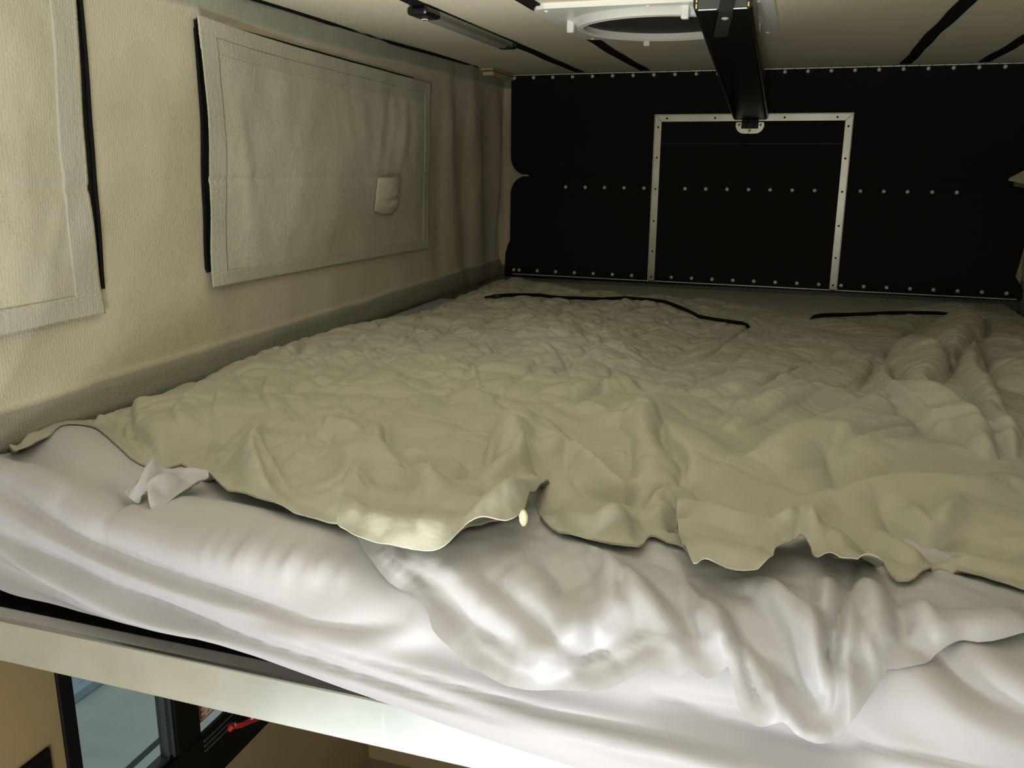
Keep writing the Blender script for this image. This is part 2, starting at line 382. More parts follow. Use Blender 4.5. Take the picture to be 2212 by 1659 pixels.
def cloth(name, outline, off_px, hfun, step, m, thick, parent=None, raw=None):
    """grid cut along the outline (boundary vertices moved onto it), lifted by hfun(X, S, D) with D = distance from the hem"""
    P = raw if raw is not None else to_bed(outline, off_px)
    P = smooth_line(np.vstack([P, P[:1]]), 0.012)[:-1]
    xs = np.arange(P[:, 0].min()-step, P[:, 0].max()+2*step, step); ss = np.arange(P[:, 1].min()-step, P[:, 1].max()+2*step, step)
    X, S = np.meshgrid(xs, ss, indexing='ij'); I = inside(X, S, P)
    if True:
        D = np.full(X.shape, 1e9); Q = np.vstack([P, P[:1]]); 
        for i in range(len(P)):
            a = Q[i]; d = Q[i+1]-a; l2 = d@d+1e-12
            t = np.clip(((X-a[0])*d[0]+(S-a[1])*d[1])/l2, 0, 1); cx = a[0]+t*d[0]; cy = a[1]+t*d[1]
            D = np.minimum(D, (X-cx)**2+(S-cy)**2)
        D = np.sqrt(D)
    nI = I.astype(int); cnt = nI[:-1, :-1]+nI[1:, :-1]+nI[:-1, 1:]+nI[1:, 1:]
    idx = -np.ones(X.shape, int); idx[I] = np.arange(I.sum())
    VX = list(X[I]); VS = list(S[I]); VD = list(D[I]); edge = {}
    keep = cnt == 4
    a = idx[:-1, :-1][keep]; b = idx[1:, :-1][keep]; c = idx[1:, 1:][keep]; d = idx[:-1, 1:][keep]
    faces = np.stack([a, d, c, b], 1).tolist()
    def cross(p, q):
        if not I[p]: p, q = q, p
        k = (p, q)
        if k not in edge:
            t = min(0.94, max(0.06, D[p]/(D[p]+D[q]+1e-9)))
            VX.append(X[p]+(X[q]-X[p])*t); VS.append(S[p]+(S[q]-S[p])*t); VD.append(0.0); edge[k] = len(VX)-1
        return edge[k]
    for i, j in zip(*np.nonzero((cnt > 0) & (cnt < 4))):
        cs = [(i, j), (i, j+1), (i+1, j+1), (i+1, j)]; f = []
        for k in range(4):
            p, q = cs[k], cs[(k+1) % 4]
            if I[p]: f.append(idx[p])
            if I[p] != I[q]: f.append(cross(p, q))
        if len(f) >= 3: faces.append([int(v) for v in f])
    VX = np.array(VX); VS = np.array(VS); VD = np.array(VD)
    V = bed_pt(VX, VS, hfun(VX, VS, VD))
    n = len(V); low = bed_pt(VX, VS, hfun(VX, VS, VD)-thick); cnt_ = {}
    for f in faces:
        for k in range(len(f)):
            u, v = f[k], f[(k+1) % len(f)]; kk = (u, v) if u < v else (v, u)
            cnt_[kk] = None if kk in cnt_ else (u, v)
    rim = [e for e in cnt_.values() if e is not None]
    allf = faces+[[v+n for v in f[::-1]] for f in faces]+[[v, u, u+n, v+n] for u, v in rim]
    me = bpy.data.meshes.new(name); me.from_pydata(V.tolist()+low.tolist(), [], allf); me.update()
    me.polygons.foreach_set('use_smooth', [True]*len(me.polygons))
    rs_ = {(u, v) if u < v else (v, u) for u, v in rim}; rs_ |= {(a+n, b+n) for a, b in rs_}
    ev = np.empty(len(me.edges)*2, int); me.edges.foreach_get('vertices', ev); ev = ev.reshape(-1, 2); ev.sort(axis=1)
    me.edges.foreach_set('use_edge_sharp', [(int(a), int(b)) in rs_ for a, b in ev])
    return link_mesh(name, me, m, parent)
def sheet_grid(name, fx, u0, u1, nu, v0, v1, nv, m, parent=None, thick=0.0):
    """grid mesh from fx(U, V) -> (N, 3)"""
    U, V = np.meshgrid(np.linspace(u0, u1, nu), np.linspace(v0, v1, nv), indexing='ij')
    P = fx(U, V).reshape(-1, 3); I = np.arange(nu*nv).reshape(nu, nv)
    F = np.stack([I[:-1, :-1].ravel(), I[1:, :-1].ravel(), I[1:, 1:].ravel(), I[:-1, 1:].ravel()], 1)
    me = bpy.data.meshes.new(name); me.from_pydata(P.tolist(), [], F.tolist()); me.update()
    for p in me.polygons: p.use_smooth = True
    o = link_mesh(name, me, m, parent)
    if thick:
        md = o.modifiers.new('thickness', 'SOLIDIFY'); md.thickness = thick; md.offset = 0
    return o

# ================================================================ THE SETTING
ZC = 0.762; XL = -0.05; XR = 1.79; YB = 0.0; YR = -4.45; ZFL = -1.32
def struct(o): o['kind'] = 'structure'; return o
# ceiling: ribbed cream fabric between black roof straps
struct(MB().box(XL-0.02, XR+0.03, YR-0.03, YB+0.06, ZC, ZC+0.03).build('ceiling', M_ceil))
struct(MB().box(XL-0.05, XR+0.05, YR, -1.15, ZFL-0.03, ZFL).build('floor', M_floor))
# left tent wall
def lwall(Yv, Zv):
    x = -0.052+0.016*sm(0.1, 0.7, Zv)
    deep = sm(-0.75, -0.45, Yv)*(1-sm(-0.06, 0.0, Yv))
    mid = np.sin(np.clip(Zv/ZC, 0, 1)*PI)**0.5
    x = x+deep*mid*(0.010*np.sin((Yv+0.16*Zv)*2*PI/0.24+0.9)+0.007*gn(Yv*11, Zv*1.6+3))
    x = x+0.006*fbm(Yv*2.2+3, Zv*2.6, 3)*mid+0.0025*gn(Yv*9, Zv*7)
    x = x+0.010*sm(0.085, 0.06, Zv)*sm(0.0, 0.03, Zv)            # hem band at the mattress
    x = x+0.004*sm(0.708, 0.716, Zv)+0.009*sm(-0.02, -0.05, Zv)
    return x
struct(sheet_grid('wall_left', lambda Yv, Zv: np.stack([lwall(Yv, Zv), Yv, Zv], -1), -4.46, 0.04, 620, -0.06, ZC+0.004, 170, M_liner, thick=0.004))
# tent wall behind the black panels, drawn round the corner in soft upright folds
def bwall(Xv, Zv):
    mid = np.sin(np.clip(Zv/ZC, 0, 1)*PI)**0.5
    y = 0.012+0.006*mid*np.sin(Xv*2*PI/0.075+Zv*2.0)*sm(0.16, 0.02, Xv)+0.002*gn(Xv*20, Zv*6)
    return y+0.02*sm(1.5, 1.8, Xv)
struct(sheet_grid('wall_front', lambda Xv, Zv: np.stack([Xv, bwall(Xv, Zv), Zv], -1), -0.085, XR+0.04, 300, -0.06, ZC+0.004, 90, M_liner2, thick=0.004))
def rwall(Yv, Zv):
    mid = np.sin(np.clip(Zv/ZC, 0, 1)*PI)**0.5
    return XR-0.004-0.010*mid*np.sin(Yv*2*PI/0.3)*sm(-0.9, -0.3, Yv)-0.006*fbm(Yv*2.2, Zv*2.6+8, 3)
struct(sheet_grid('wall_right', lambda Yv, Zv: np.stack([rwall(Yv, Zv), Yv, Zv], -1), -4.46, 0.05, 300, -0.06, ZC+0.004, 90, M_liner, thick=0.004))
# lower cabin shell
WY0, WY1, WZ0, WZ1 = -2.267, -1.30, -0.862, -0.28          # hole of the side window
m = MB()
m.box(-0.09, -0.05, YR, WY0, ZFL, -0.05).box(-0.09, -0.05, WY1, 0.03, ZFL, -0.05)
m.box(-0.09, -0.05, WY0, WY1, ZFL, WZ0).box(-0.09, -0.05, WY0, WY1, WZ1, -0.05)
struct(m.build('wall_left_lower', M_panel))
struct(MB().box(XR, XR+0.03, YR, 0.03, ZFL, -0.05).build('wall_right_lower', M_panel))
struct(MB().box(-0.05, XR, -1.20, -1.16, ZFL, -0.215).build('wall_front_lower', M_panel))
struct(MB().box(-0.09, XR+0.03, 0.004, 0.05, -0.30, -0.03).build('trim_4', M_blackv))
struct(MB().box(-0.09, XR+0.03, YR-0.03, YR, ZFL, ZC+0.02).build('wall_rear', M_panel))
# black edge cord along the ceiling, and tan corner trim
pts = [(-0.030+0.003*math.sin(y*7), y, ZC-0.004-0.002*math.sin(y*5)) for y in np.arange(-4.3, -0.26, 0.06)]
struct(MB().tube(pts, 0.0045, 6).build('trim_1', M_blackw))
m = MB(); m.box(-0.036, 0.012, -0.245, -0.004, ZC-0.008, ZC-0.001, 0.002); m.box(-0.040, 0.006, -0.225, -0.004, ZC-0.024, ZC-0.010, 0.002)
struct(m.build('trim_2', M_tan))

# roof straps
def roof_strap(x, y0, y1, w, label, ph):
    pts = []
    for y in np.arange(y0, y1, 0.05): pts.append((x+0.0025*math.sin(y*7+ph)+0.0012*math.sin(y*19+ph*2), y, ZC-0.0022))
    ws = [w*(1+0.05*math.sin(p[1]*13+ph)) for p in pts]
    o = MB().band(pts, (1, 0, 0), ws, 0.003).build('roof_strap', M_blackw)
    tag(o, label, 'strap', 'black webbing straps under the ceiling')
roof_strap(0.272, -4.2, 0.0, 0.030, 'black webbing strap under the ceiling carrying the slim light bar', 0.3)
roof_strap(0.502, -4.2, 0.0, 0.032, 'black webbing strap under the ceiling running behind the round roof vent', 1.9)
roof_strap(1.343, -4.2, 0.0, 0.032, 'black webbing strap under the ceiling, first one right of the black strut', 3.1)
roof_strap(1.572, -4.2, 0.0, 0.032, 'black webbing strap under the ceiling, cut by the right edge of the photo', 4.4)

# ---------------------------------------------------------------- black riveted front wall (two folding panels) with its parts
def panel_outline(z0, z1, top):
    """corner nearest the fold is rounded; returns x, z points"""
    P = []
    def arc(cx, cz, rx, rz, a0, a1, n=14):
        for k in range(n+1):
            a = math.radians(a0+(a1-a0)*k/n); P.append((cx+rx*math.cos(a), cz+rz*math.sin(a)))
    if top:
        P.append((1.775, z1)); P.append((0.0, z1)); P.append((0.0, z0+0.075)); arc(0.058, z0+0.070, 0.058, 0.068, 180, 262)
        arc(1.722, z0+0.070, 0.058, 0.068, 278, 360); P.append((1.78, z0+0.09))
    else:
        arc(0.062, z1-0.070, 0.062, 0.068, 98, 180); P.append((-0.002, 0.150)); P.append((-0.012, 0.128)); P.append((-0.020, 0.100)); P.append((-0.024, z0))
        P.append((1.80, z0)); P.append((1.775, z0+0.05)); P.append((1.755, 0.09)); P.append((1.765, 0.16)); arc(1.718, z1-0.070, 0.062, 0.068, 0, 82)
    return P
wf = empty('wall_back', (0.86, 0.0, 0.0)); struct(wf)
ZM = 0.397
for (z0, z1, t) in ((ZM+0.0005, ZC-0.003, True), (0.012, ZM-0.0005, False)):
    pts = [(x, -0.004, z) for x, z in panel_outline(z0, z1, t)]
    MB().prism(pts, (0, 0.006, 0), 0.0006).build('folding_panel', M_blackv, wf)
MB().box(0.07, 1.71, -0.0015, 0.0015, 0.02, ZC-0.02).build('backing', M_blackv, wf)
m = MB()
for k in range(46): m.box(0.004+k*0.0385, 0.004+k*0.0385+0.0372, -0.010, -0.003, ZC-0.0065, ZC-0.0025, 0.0008)
m.build('top_hinge', M_steel, wf)
# lower edge hinge drops a little towards the right as in the photo
MB().prism([(0.012, -0.0095, 0.0235), (1.768, -0.0095, 0.0175), (1.768, -0.0095, 0.0145), (0.012, -0.0095, 0.0205)], (0, 0.004, 0)).build('bottom_hinge', M_steel, wf)
rivet_me = None
def rivet(x, z, y=-0.004):
    global rivet_me
    if rivet_me is None:
        mb = MB(); mb.lathe([(0.0, 0.0022), (0.0014, 0.0022), (0.0017, 0.0040), (0.0040, 0.0036), (0.0062, 0.0022), (0.0070, 0.0), ], 20, Matrix.Identity(4))
        o = mb.build('rivet', M_steel, wf, smooth=True); rivet_me = o
        md = o.modifiers.get('edge')
        if md: o.modifiers.remove(md)
    else:
        o = rivet_me.copy(); COL.objects.link(o)
    o.parent = wf; o.rotation_euler = (PI/2, 0, 0)
    o.location = Vector((x, y, z))-wf.location
for i in range(23): rivet(0.012+i*0.074, 0.748)
for px in (1222, 1264, 1305.6, 1348, 1391, 1479.7, 1524.6, 1570.6, 1617, 1663.6, 1711.3, 1759.8, 1858.7, 1909, 1960.4, 2013.8, 2067):
    p = on(px, 404+12*(px-1222)/845, 1, -0.004); rivet(p[0], p[2])
for i in range(-1, 24):
    x = 0.0368+i*0.0739 if i >= 0 else 0.0368-0.022
    if i == 7: continue
    rivet(x, 0.0375-0.002*x)
# seam across the hatch
MB().box(0.568, 1.183, -0.0075, -0.004, 0.512, 0.5145, 0.0005).build('seam', M_black, wf)

# aluminium frame of the front window hatch
w1 = empty('window_1', (0.875, -0.005, 0.32)); struct(w1)
x0, x1, z0, z1 = 0.543, 1.204, 0.016, 0.6115; t = 0.0235
fr = [("h", [(x0, z1), (x1, z1), (x1-t, z1-t), (x0+t, z1-t)]), ("l", [(x0, z1), (x0+t, z1-t), (x0+t, z0), (x0, z0)]), ("r", [(x1, z1), (x1, z0), (x1-t, z0), (x1-t, z1-t)])]
for nme, q in fr:
    MB().prism([(x, -0.0095, z) for x, z in q], (0, 0.0055, 0), 0.0008).build('frame_bar', M_alu, w1)
m = MB(); m.box(x0-0.0012, x1+0.0012, -0.0125, -0.004, z1, z1+0.0022, 0.0005); m.box(x0-0.0022, x0, -0.0125, -0.004, z0, z1+0.002, 0.0005); m.box(x1, x1+0.0022, -0.0125, -0.004, z0, z1+0.002, 0.0005)
m.build('frame_lip', M_steel, w1)
sm_o = None
def frame_screw(x, z):
    global sm_o
    if sm_o is None:
        sm_o = MB().lathe([(0.0, 0.0004), (0.0010, 0.0004), (0.0018, 0.0014), (0.0030, 0.0010), (0.0036, 0.0)], 14, Matrix.Identity(4)).build('screw', M_screw, w1); o = sm_o
    else: o = sm_o.copy(); COL.objects.link(o)
    o.parent = w1; o.rotation_euler = (PI/2, 0, 0); o.location = Vector((x, -0.0096, z))-w1.location
for x in (0.585, 0.752, 0.985, 1.155): frame_screw(x, z1-t*0.5)
for z in (0.57, 0.465, 0.355, 0.24, 0.13, 0.035): frame_screw(x0+t*0.5, z); frame_screw(x1-t*0.5, z)

# ================================================================ STRUT hinged on the hatch frame, rising to the ceiling
st = empty('lift_strut', (0.872, -0.02, 0.60))
A = Vector((0.873, -0.030, 0.592)); Bp = Vector((0.898, -1.50, 0.716)); wA, wB = 0.059, 0.0535; hA, hB = 0.030, 0.044
def channel(m_, a, b, wa, wb, ha, hb, th=0.0022):
    bm = bmesh.new()
    def ring(c, w, h):
        r = 0.010; P = []
        for (sx, a0, a1, zz) in ((-1, 180, 270, r), (1, 270, 360, r)):
            for k in range(6):
                an = math.radians(a0+(a1-a0)*k/5); P.append((sx*(w-r)+r*math.cos(an), zz+r*math.sin(an)))
        P = [(-w, h)]+P+[(w, h)]
        return [bm.verts.new((c.x+x, c.y, c.z+z)) for x, z in P]
    n = 2; ra = ring(a, wa, ha); rb = ring(b, wb, hb)
    for k in range(len(ra)-1): bm.faces.new((ra[k], ra[k+1], rb[k+1], rb[k]))
    bm.faces.new((ra[-1], ra[0], rb[0], rb[-1]))     # closed top
    bm.faces.new(ra[::-1]); bm.faces.new(rb)
    bmesh.ops.recalc_face_normals(bm, faces=bm.faces)
    s = MB(); s.add(bm); return s.build('channel', m_, st, smooth=True)
channel(M_black, A, Bp, wA, wB, hA, hB)
yb = Bp.y
MB().box(Bp.x-0.044, Bp.x+0.044, yb-0.0055, yb-0.001, Bp.z+0.002, ZC-0.001, 0.0008).build('end_plate', M_cap, st)
for a_, b_ in ((-0.043, -0.009), (0.017, 0.045)): MB().box(Bp.x+a_, Bp.x+b_, yb-0.0075, yb-0.002, Bp.z+0.0002, Bp.z+0.0022, 0.0006).build('end_lip', M_steel, st)  # bright steel strips stand for the highlight along the lip edge
m = MB()
for sx in (-0.047, 0.0465):
    for k in range(3): MB().box(Bp.x+sx-0.0016, Bp.x+sx+0.0016, yb-0.0058, yb-0.0005, Bp.z+0.004+k*0.0105, Bp.z+0.0122+k*0.0105, 0.0010).build('end_slot', M_gold, st)
# hinge bracket on the hatch
bx, bz = 0.872, 0.588
m = MB(); P = []
for (cx, a0, a1) in ((-0.018, 180, 270), (0.018, 270, 360)):
    for k in range(9):
        an = math.radians(a0+(a1-a0)*k/8); P.append((bx+cx+0.032*math.cos(an)*0.95, -0.016, bz-0.012+0.030*math.sin(an)))
P += [(bx+0.046, -0.016, bz-0.003), (bx+0.028, -0.016, bz-0.003), (bx+0.028, -0.016, bz-0.024), (bx-0.028, -0.016, bz-0.024), (bx-0.028, -0.016, bz-0.003), (bx-0.046, -0.016, bz-0.003)]
m.prism(P, (0, 0.004, 0), 0.0008)
m.build('hinge_plate', M_alu, st)
m = MB()
for sx in (-1, 1):
    pr = [(bx+sx*0.0105, y, z) for y, z in ((-0.012, bz-0.022), (-0.040, bz-0.014), (-0.046, bz+0.006), (-0.030, bz+0.020), (-0.012, bz+0.020))]
    m.prism(pr, (sx*0.003, 0, 0), 0.0008)
m.box(bx-0.028, bx+0.028, -0.014, -0.010, bz-0.024, bz+0.022, 0.001)
m.tube([(bx-0.027, -0.026, bz-0.004), (bx+0.027, -0.026, bz-0.004)], 0.0035, 10)
m.build('hinge_knuckle', M_screw, st, smooth=True)
for (sx, sz) in ((-0.036, -0.012), (0.036, -0.012), (0.0, -0.031)):
    MB().lathe([(0, 0.003), (0.002, 0.0028), (0.0042, 0.0008), (0.0046, 0)], 14, along(Vector((bx+sx, -0.016, bz+sz)), (0, -1, 0))).build('hinge_screw', M_steel, st, smooth=True)
tag(st, 'long black box-section lift strut hinged at the hatch frame and rising to the ceiling', 'strut')
# webbing pull strap riveted on the strut end
ps = empty('pull_strap', (0.895, -1.5, 0.715))
sp = [(0.914, yb-0.012, ZC+0.012-0.012), (0.909, yb-0.0125, Bp.z+0.02), (0.906, yb-0.012, Bp.z+0.004), (0.9045, yb-0.006, Bp.z-0.0035), (0.902, yb+0.02, Bp.z-0.0068), (0.893, yb+0.08, Bp.z-0.0140), (0.881, yb+0.17, Bp.z-0.0230)]
MB().band(sp, (1, -0.02, 0), 0.0262, 0.0016).build('webbing', M_web2, ps)
MB().lathe([(0, 0.0032), (0.003, 0.0030), (0.0062, 0.0016), (0.0075, 0)], 20, along(Vector((0.901, yb+0.030, Bp.z-0.0095)), (0, -0.1, -1))).build('snap_rivet', M_steel, ps, smooth=True)
tag(ps, 'short black webbing pull strap riveted over the near end of the strut', 'strap')

# ================================================================ LED light bar (switched off) on the first roof strap
lb = empty('light_bar', (0.268, -1.15, ZC))
def bar(name, y0, y1, x0, x1, z0, z1, m_, bev=0.003): return MB().box(x0, x1, y0, y1, z0, z1, bev).build(name, m_, lb)
bar('housing', -1.395, -0.875, 0.250, 0.292, ZC-0.016, ZC-0.004, M_lampgrey, 0.004)
bar('diffuser', -1.385, -0.885, 0.247, 0.276, ZC-0.021, ZC-0.010, M_diff, 0.005)
bar('end_cap', -1.465, -1.385, 0.247, 0.294, ZC-0.023, ZC-0.004, M_black, 0.007)
bar('end_cap', -0.885, -0.850, 0.247, 0.294, ZC-0.021, ZC-0.004, M_black, 0.006)
bt = MB().lathe([(0.0, 0.0005), (0.0055, 0.0006), (0.006, 0.0014), (0.0072, 0.0014), (0.0078, 0)], 20, along(Vector((0.263, -1.405, ZC-0.0232)), (0, 0, -1))).build('switch', M_white, lb, smooth=True)
MB().lathe([(0.0, 0.0018), (0.0045, 0.0016), (0.0055, 0)], 16, along(Vector((0.263, -1.405, ZC-0.0236)), (0, 0, -1))).build('button', M_screw, bt, smooth=True)
tag(lb, 'slim grey light bar, switched off, with black ends, fixed on a black roof strap', 'light')

# ================================================================ roof vent
vt = empty('roof_vent', (0.735, -1.145, ZC))
vx, vy = 0.738, -1.150; hw = 0.243
def ring_plate(z0, z1, R, sq, n=96, rc=0.035):
    """square plate with a round hole"""
    bm = bmesh.new(); io = []; oo = []
    for k in range(n):
        a = 2*PI*k/n; c, s_ = math.cos(a), math.sin(a)
        io.append((vx+R*c, vy+R*s_))
        q = sq/max(abs(c), abs(s_)); x, y = q*c, q*s_
        dx, dy = abs(x)-(sq-rc), abs(y)-(sq-rc)
        if dx > 0 and dy > 0:
            l = math.hypot(dx, dy); f = rc/l
            x = math.copysign(sq-rc+dx*f, x); y = math.copysign(sq-rc+dy*f, y)
        oo.append((vx+x, vy+y))
    L = [[bm.verts.new((*p, z)) for p in ps_] for ps_, z in ((io, z0), (oo, z0), (oo, z1), (io, z1))]
    for a in range(4):
        b = (a+1) % 4
        for k in range(n): bm.faces.new((L[a][k], L[a][(k+1) % n], L[b][(k+1) % n], L[b][k]))
    bmesh.ops.recalc_face_normals(bm, faces=bm.faces); return bm
m = MB(); m.add(ring_plate(ZC-0.011, ZC+0.0005, 0.196, hw)); m.build('flange', M_white, vt)
m = MB(); m.lathe([(0.180, 0.0), (0.180, 0.022), (0.186, 0.026), (0.196, 0.024), (0.202, 0.016), (0.215, 0.0095), (0.215, 0.0)], 96, along(Vector((vx, vy, ZC-0.001)), (0, 0, -1)))
m.build('trim_ring', M_white, vt, smooth=True)
m = MB(); m.lathe([(0.0, 0.0100), (0.08, 0.0105), (0.15, 0.0110), (0.185, 0.0090), (0.185, 0.0060), (0.0, 0.0060)], 72, along(Vector((vx, vy, ZC-0.001)), (0, 0, -1)))
m.build('insect_screen', M_mesh, vt, smooth=True)
m = MB()
for (a, l) in ((200, 0.026), (20, 0.026), (110, 0.026), (290, 0.026)):
    c, s_ = math.cos(math.radians(a)), math.sin(math.radians(a)); x, y = vx+0.211*c, vy+0.211*s_
    MB().box(x-0.008, x+0.008, y-0.008, y+0.008, ZC-0.036, ZC-0.008, 0.003).build('clip', M_white, vt)

m = MB().box(vx-0.022-0.008, vx-0.022+0.012, vy+hw-0.002, vy+hw+0.014, ZC-0.018, ZC-0.004, 0.003); m.build('latch_tab', M_white, vt)
for (sx, sy) in ((-0.215, -0.215), (0.0, -0.222), (-0.215, 0.215), (-0.222, 0.0), (0.215, 0.215), (0.215, -0.215)):
    MB().lathe([(0, 0.003), (0.003, 0.0026), (0.0048, 0)], 14, along(Vector((vx+sx, vy+sy, ZC-0.011)), (0, 0, -1))).build('screw_cover', M_white, vt, smooth=True)
tag(vt, 'square white roof vent with round dark screen on the ceiling, partly behind the strut', 'vent')

# ================================================================ window covers on the tent wall
def rectgrid(name, y0, y1, z0, z1, fx, m_, parent, thick=0.002, skew=None, n=(150, 80)):
    def f(U, V):
        Y = y0+(y1-y0)*U; Z = z0+(z1-z0)*V
        if skew: Y, Z = skew(U, V, Y, Z)
        return np.stack([lwall(Y, Z)+fx(U, V, Y, Z), Y, Z], -1)
    return sheet_grid(name, f, 0, 1, n[0], 0, 1, n[1], m_, parent, thick)
# far window
w2 = struct(empty('window_2', (-0.04, -1.3, 0.45)))
rectgrid('screen', -1.793, -0.80, 0.225, 0.695, lambda U, V, Y, Z: 0.0035+0*U, M_zip, w2, 0.001, lambda U, V, Y, Z: (Y, Z-0.022*U*V), n=(110, 50))
pts = [(0, y, 0.6955) for y in np.arange(-1.82, -0.79, 0.04)]
m = MB()
m.tube([(lwall(np.array(y), np.array(0.69))+0.006, y, 0.697-0.022*(y+1.79)) for y in np.arange(-1.786, -0.8, 0.04)], 0.003, 6)
m.tube([(lwall(np.array(-1.795), np.array(z))+0.006, -1.795, z) for z in np.arange(0.23, 0.70, 0.03)], 0.003, 6)
m.build('zip', M_blackw, w2)
cv = empty('window_cover', (-0.03, -1.25, 0.2))
def skew1(U, V, Y, Z):
    # cover hangs slightly askew: its near edge leans away towards the foot
    Y = Y+0.004*(1-V)*(1-U)+0.009*np.sin(V*PI)*(1-U)
    Z = Z-0.022*U*V+0.009*np.exp(-U*9)*V+0.016*(1-U)*(1-V)
    return Y, Z
def bulge1(U, V, Y, Z):
    e = np.clip(np.minimum(np.minimum(U, 1-U)*6, np.minimum(V, 1-V)*5), 0, 1)
    h = 0.010+0.006*sm(0.3, 0.0, U)
    h = h+e*(0.006*np.sin(PI*V)+0.0055*fbm(Y*4.2+1, Z*3.1, 3))
    h = h+e*0.005*np.exp(-((Y+0.92-0.25*(Z-0.5))/0.035)**2)*sm(0.3, 0.5, Z)-e*0.006*np.exp(-((Y+1.02-0.25*(Z-0.5))/0.03)**2)*sm(0.3, 0.55, Z)
    h = h+e*0.005*np.exp(-((Y+1.68+0.12*(Z-0.45))/0.022)**2)*sm(0.28, 0.4, Z)*sm(0.62, 0.5, Z)
    h = h-0.0025*np.exp(-((Z-0.405)/0.006)**2)
    return h
rectgrid('cloth', -1.795, -0.715, 0.187, 0.690, bulge1, M_cover, cv, 0.003, skew1, (260, 130))
def hem(name, u0, u1, v0, v1, parent, y0, y1, z0, z1, bul, sk, add=0.0022, m_=None):
    def f(U, V):
        Y = y0+(y1-y0)*U; Z = z0+(z1-z0)*V; Y, Z = sk(U, V, Y, Z)
        pk = 0.0012*np.sin(Y*420+6*np.sin(Z*90))*np.sin(Z*420)
        return np.stack([lwall(Y, Z)+bul(U, V, Y, Z)+add+pk*0.4, Y, Z], -1)
    return sheet_grid(name, f, u0, u1, max(14, int((u1-u0)*260)), v0, v1, max(14, int((v1-v0)*140)), m_ or M_hem, parent, 0.0018)
hem('side_hem', -0.006, 0.040, 0.0, 1.0, cv, -1.795, -0.715, 0.187, 0.690, bulge1, skew1)
hem('side_hem', 0.965, 1.004, 0.0, 1.0, cv, -1.795, -0.715, 0.187, 0.690, bulge1, skew1)
hem('bottom_hem', -0.006, 1.004, -0.012, 0.045, cv, -1.795, -0.715, 0.187, 0.690, bulge1, skew1, 0.0030)
hem('top_hem', -0.006, 1.004, 0.945, 1.006, cv, -1.795, -0.715, 0.187, 0.690, bulge1, skew1, 0.0030)
hem('top_hem', -0.006, 1.004, 0.885, 0.945, cv, -1.795, -0.715, 0.187, 0.690, bulge1, skew1, 0.0016)
# fabric pull tab
q = on(850, 412, 0, -0.012)
def tabf(U, V):
    Y = q[1]-0.075+0.125*U+0.012*V*(1-U); Z = q[2]-0.052+0.088*V-0.012*np.sin(U*PI)*(1-V)
    h = 0.019+0.020*np.sin(U*PI*0.85)**0.8*(0.4+0.6*sm(0.0, 0.25, V))-0.008*np.exp(-((V-0.30-0.12*U)/0.08)**2)*sm(0.1, 0.6, U)
    return np.stack([lwall(Y, Z)+h, Y, Z], -1)
sheet_grid('pull_tab', tabf, 0, 1, 30, 0, 1, 24, M_cover, cv, 0.002)
tag(cv, 'pale grey-beige fabric cover with a pull tab over the tent window, whole in view', 'window cover', 'fabric covers over the tent windows')
# near window
w3 = struct(empty('window_3', (-0.04, -2.6, 0.45)))
rectgrid('screen', -3.30, -2.072, 0.235, 0.76, lambda U, V, Y, Z: 0.0035+0*U, M_zip, w3, 0.001, n=(110, 50))
m = MB(); m.tube([(lwall(np.array(-2.073-0.012*max(0, 0.4-z)), np.array(z))+0.007, -2.073, z) for z in np.arange(0.23, 0.76, 0.03)], 0.0035, 6); m.build('zip', M_blackw, w3)
cn = empty('window_cover', (-0.03, -2.6, 0.2))
def skew2(U, V, Y, Z):
    Y = Y-0.010*np.sin(V*PI)*U-0.004*V*U; Z = Z-0.0*U
    return Y, Z
def bulge2(U, V, Y, Z):
    e = np.clip(np.minimum((1-U)*9, np.minimum(V, 1-V)*5), 0, 1)
    h = 0.010+e*(0.010*np.sin(PI*V)+0.006*fbm(Y*4.2+6, Z*3.6, 3))-0.0030*np.exp(-((Z-0.395)/0.008)**2)
    h = h+e*0.004*np.exp(-((Y+2.16+0.05*np.sin(Z*9))/0.020)**2)
    return h
rectgrid('cloth', -3.25, -2.086, 0.196, 0.752, bulge2, M_cover, cn, 0.003, skew2, (260, 130))
hem('side_hem', 0.955, 1.004, 0.0, 1.0, cn, -3.25, -2.086, 0.196, 0.752, bulge2, skew2)
hem('bottom_hem', 0.0, 1.004, -0.012, 0.055, cn, -3.25, -2.086, 0.196, 0.752, bulge2, skew2, 0.003)
hem('top_hem', 0.0, 1.004, 0.85, 0.90, cn, -3.25, -2.086, 0.196, 0.752, bulge2, skew2, 0.0016)
tag(cn, 'dimpled pale fabric cover over the nearest tent window, cut by the left edge', 'window cover', 'fabric covers over the tent windows')
# fold of the right tent wall with a tan tip
rf = empty('fabric_flap', (1.74, -0.12, 0.41))
a = on(2180, 385, 1, -0.10); b = on(2260, 330, 1, -0.10); c = on(2260, 430, 1, -0.10)
MB().prism([(a[0], -0.10, a[2]), (a[0]+0.026, -0.10, a[2]+0.016), (1.772, -0.10, a[2]+0.062), (1.772, -0.10, a[2]-0.028), (a[0]+0.012, -0.10, a[2]-0.010), (a[0], -0.10, a[2]-0.008)], (0, 0.012, 0), 0.002).build('cloth', M_hem, rf)
MB().prism([(a[0]+0.002, -0.104, a[2]-0.0015), (a[0]+0.028, -0.104, a[2]+0.013), (a[0]+0.032, -0.104, a[2]+0.008), (a[0]+0.028, -0.104, a[2]+0.002)], (0, 0.003, 0), 0.0006).build('tip', M_tan, rf)
MB().prism([(a[0]+0.016, -0.098, a[2]-0.012), (1.772, -0.098, a[2]-0.020), (1.772, -0.098, a[2]-0.040), (a[0]+0.016, -0.098, a[2]-0.024)], (0, 0.006, 0), 0.001).build('under_layer', M_grey, rf)
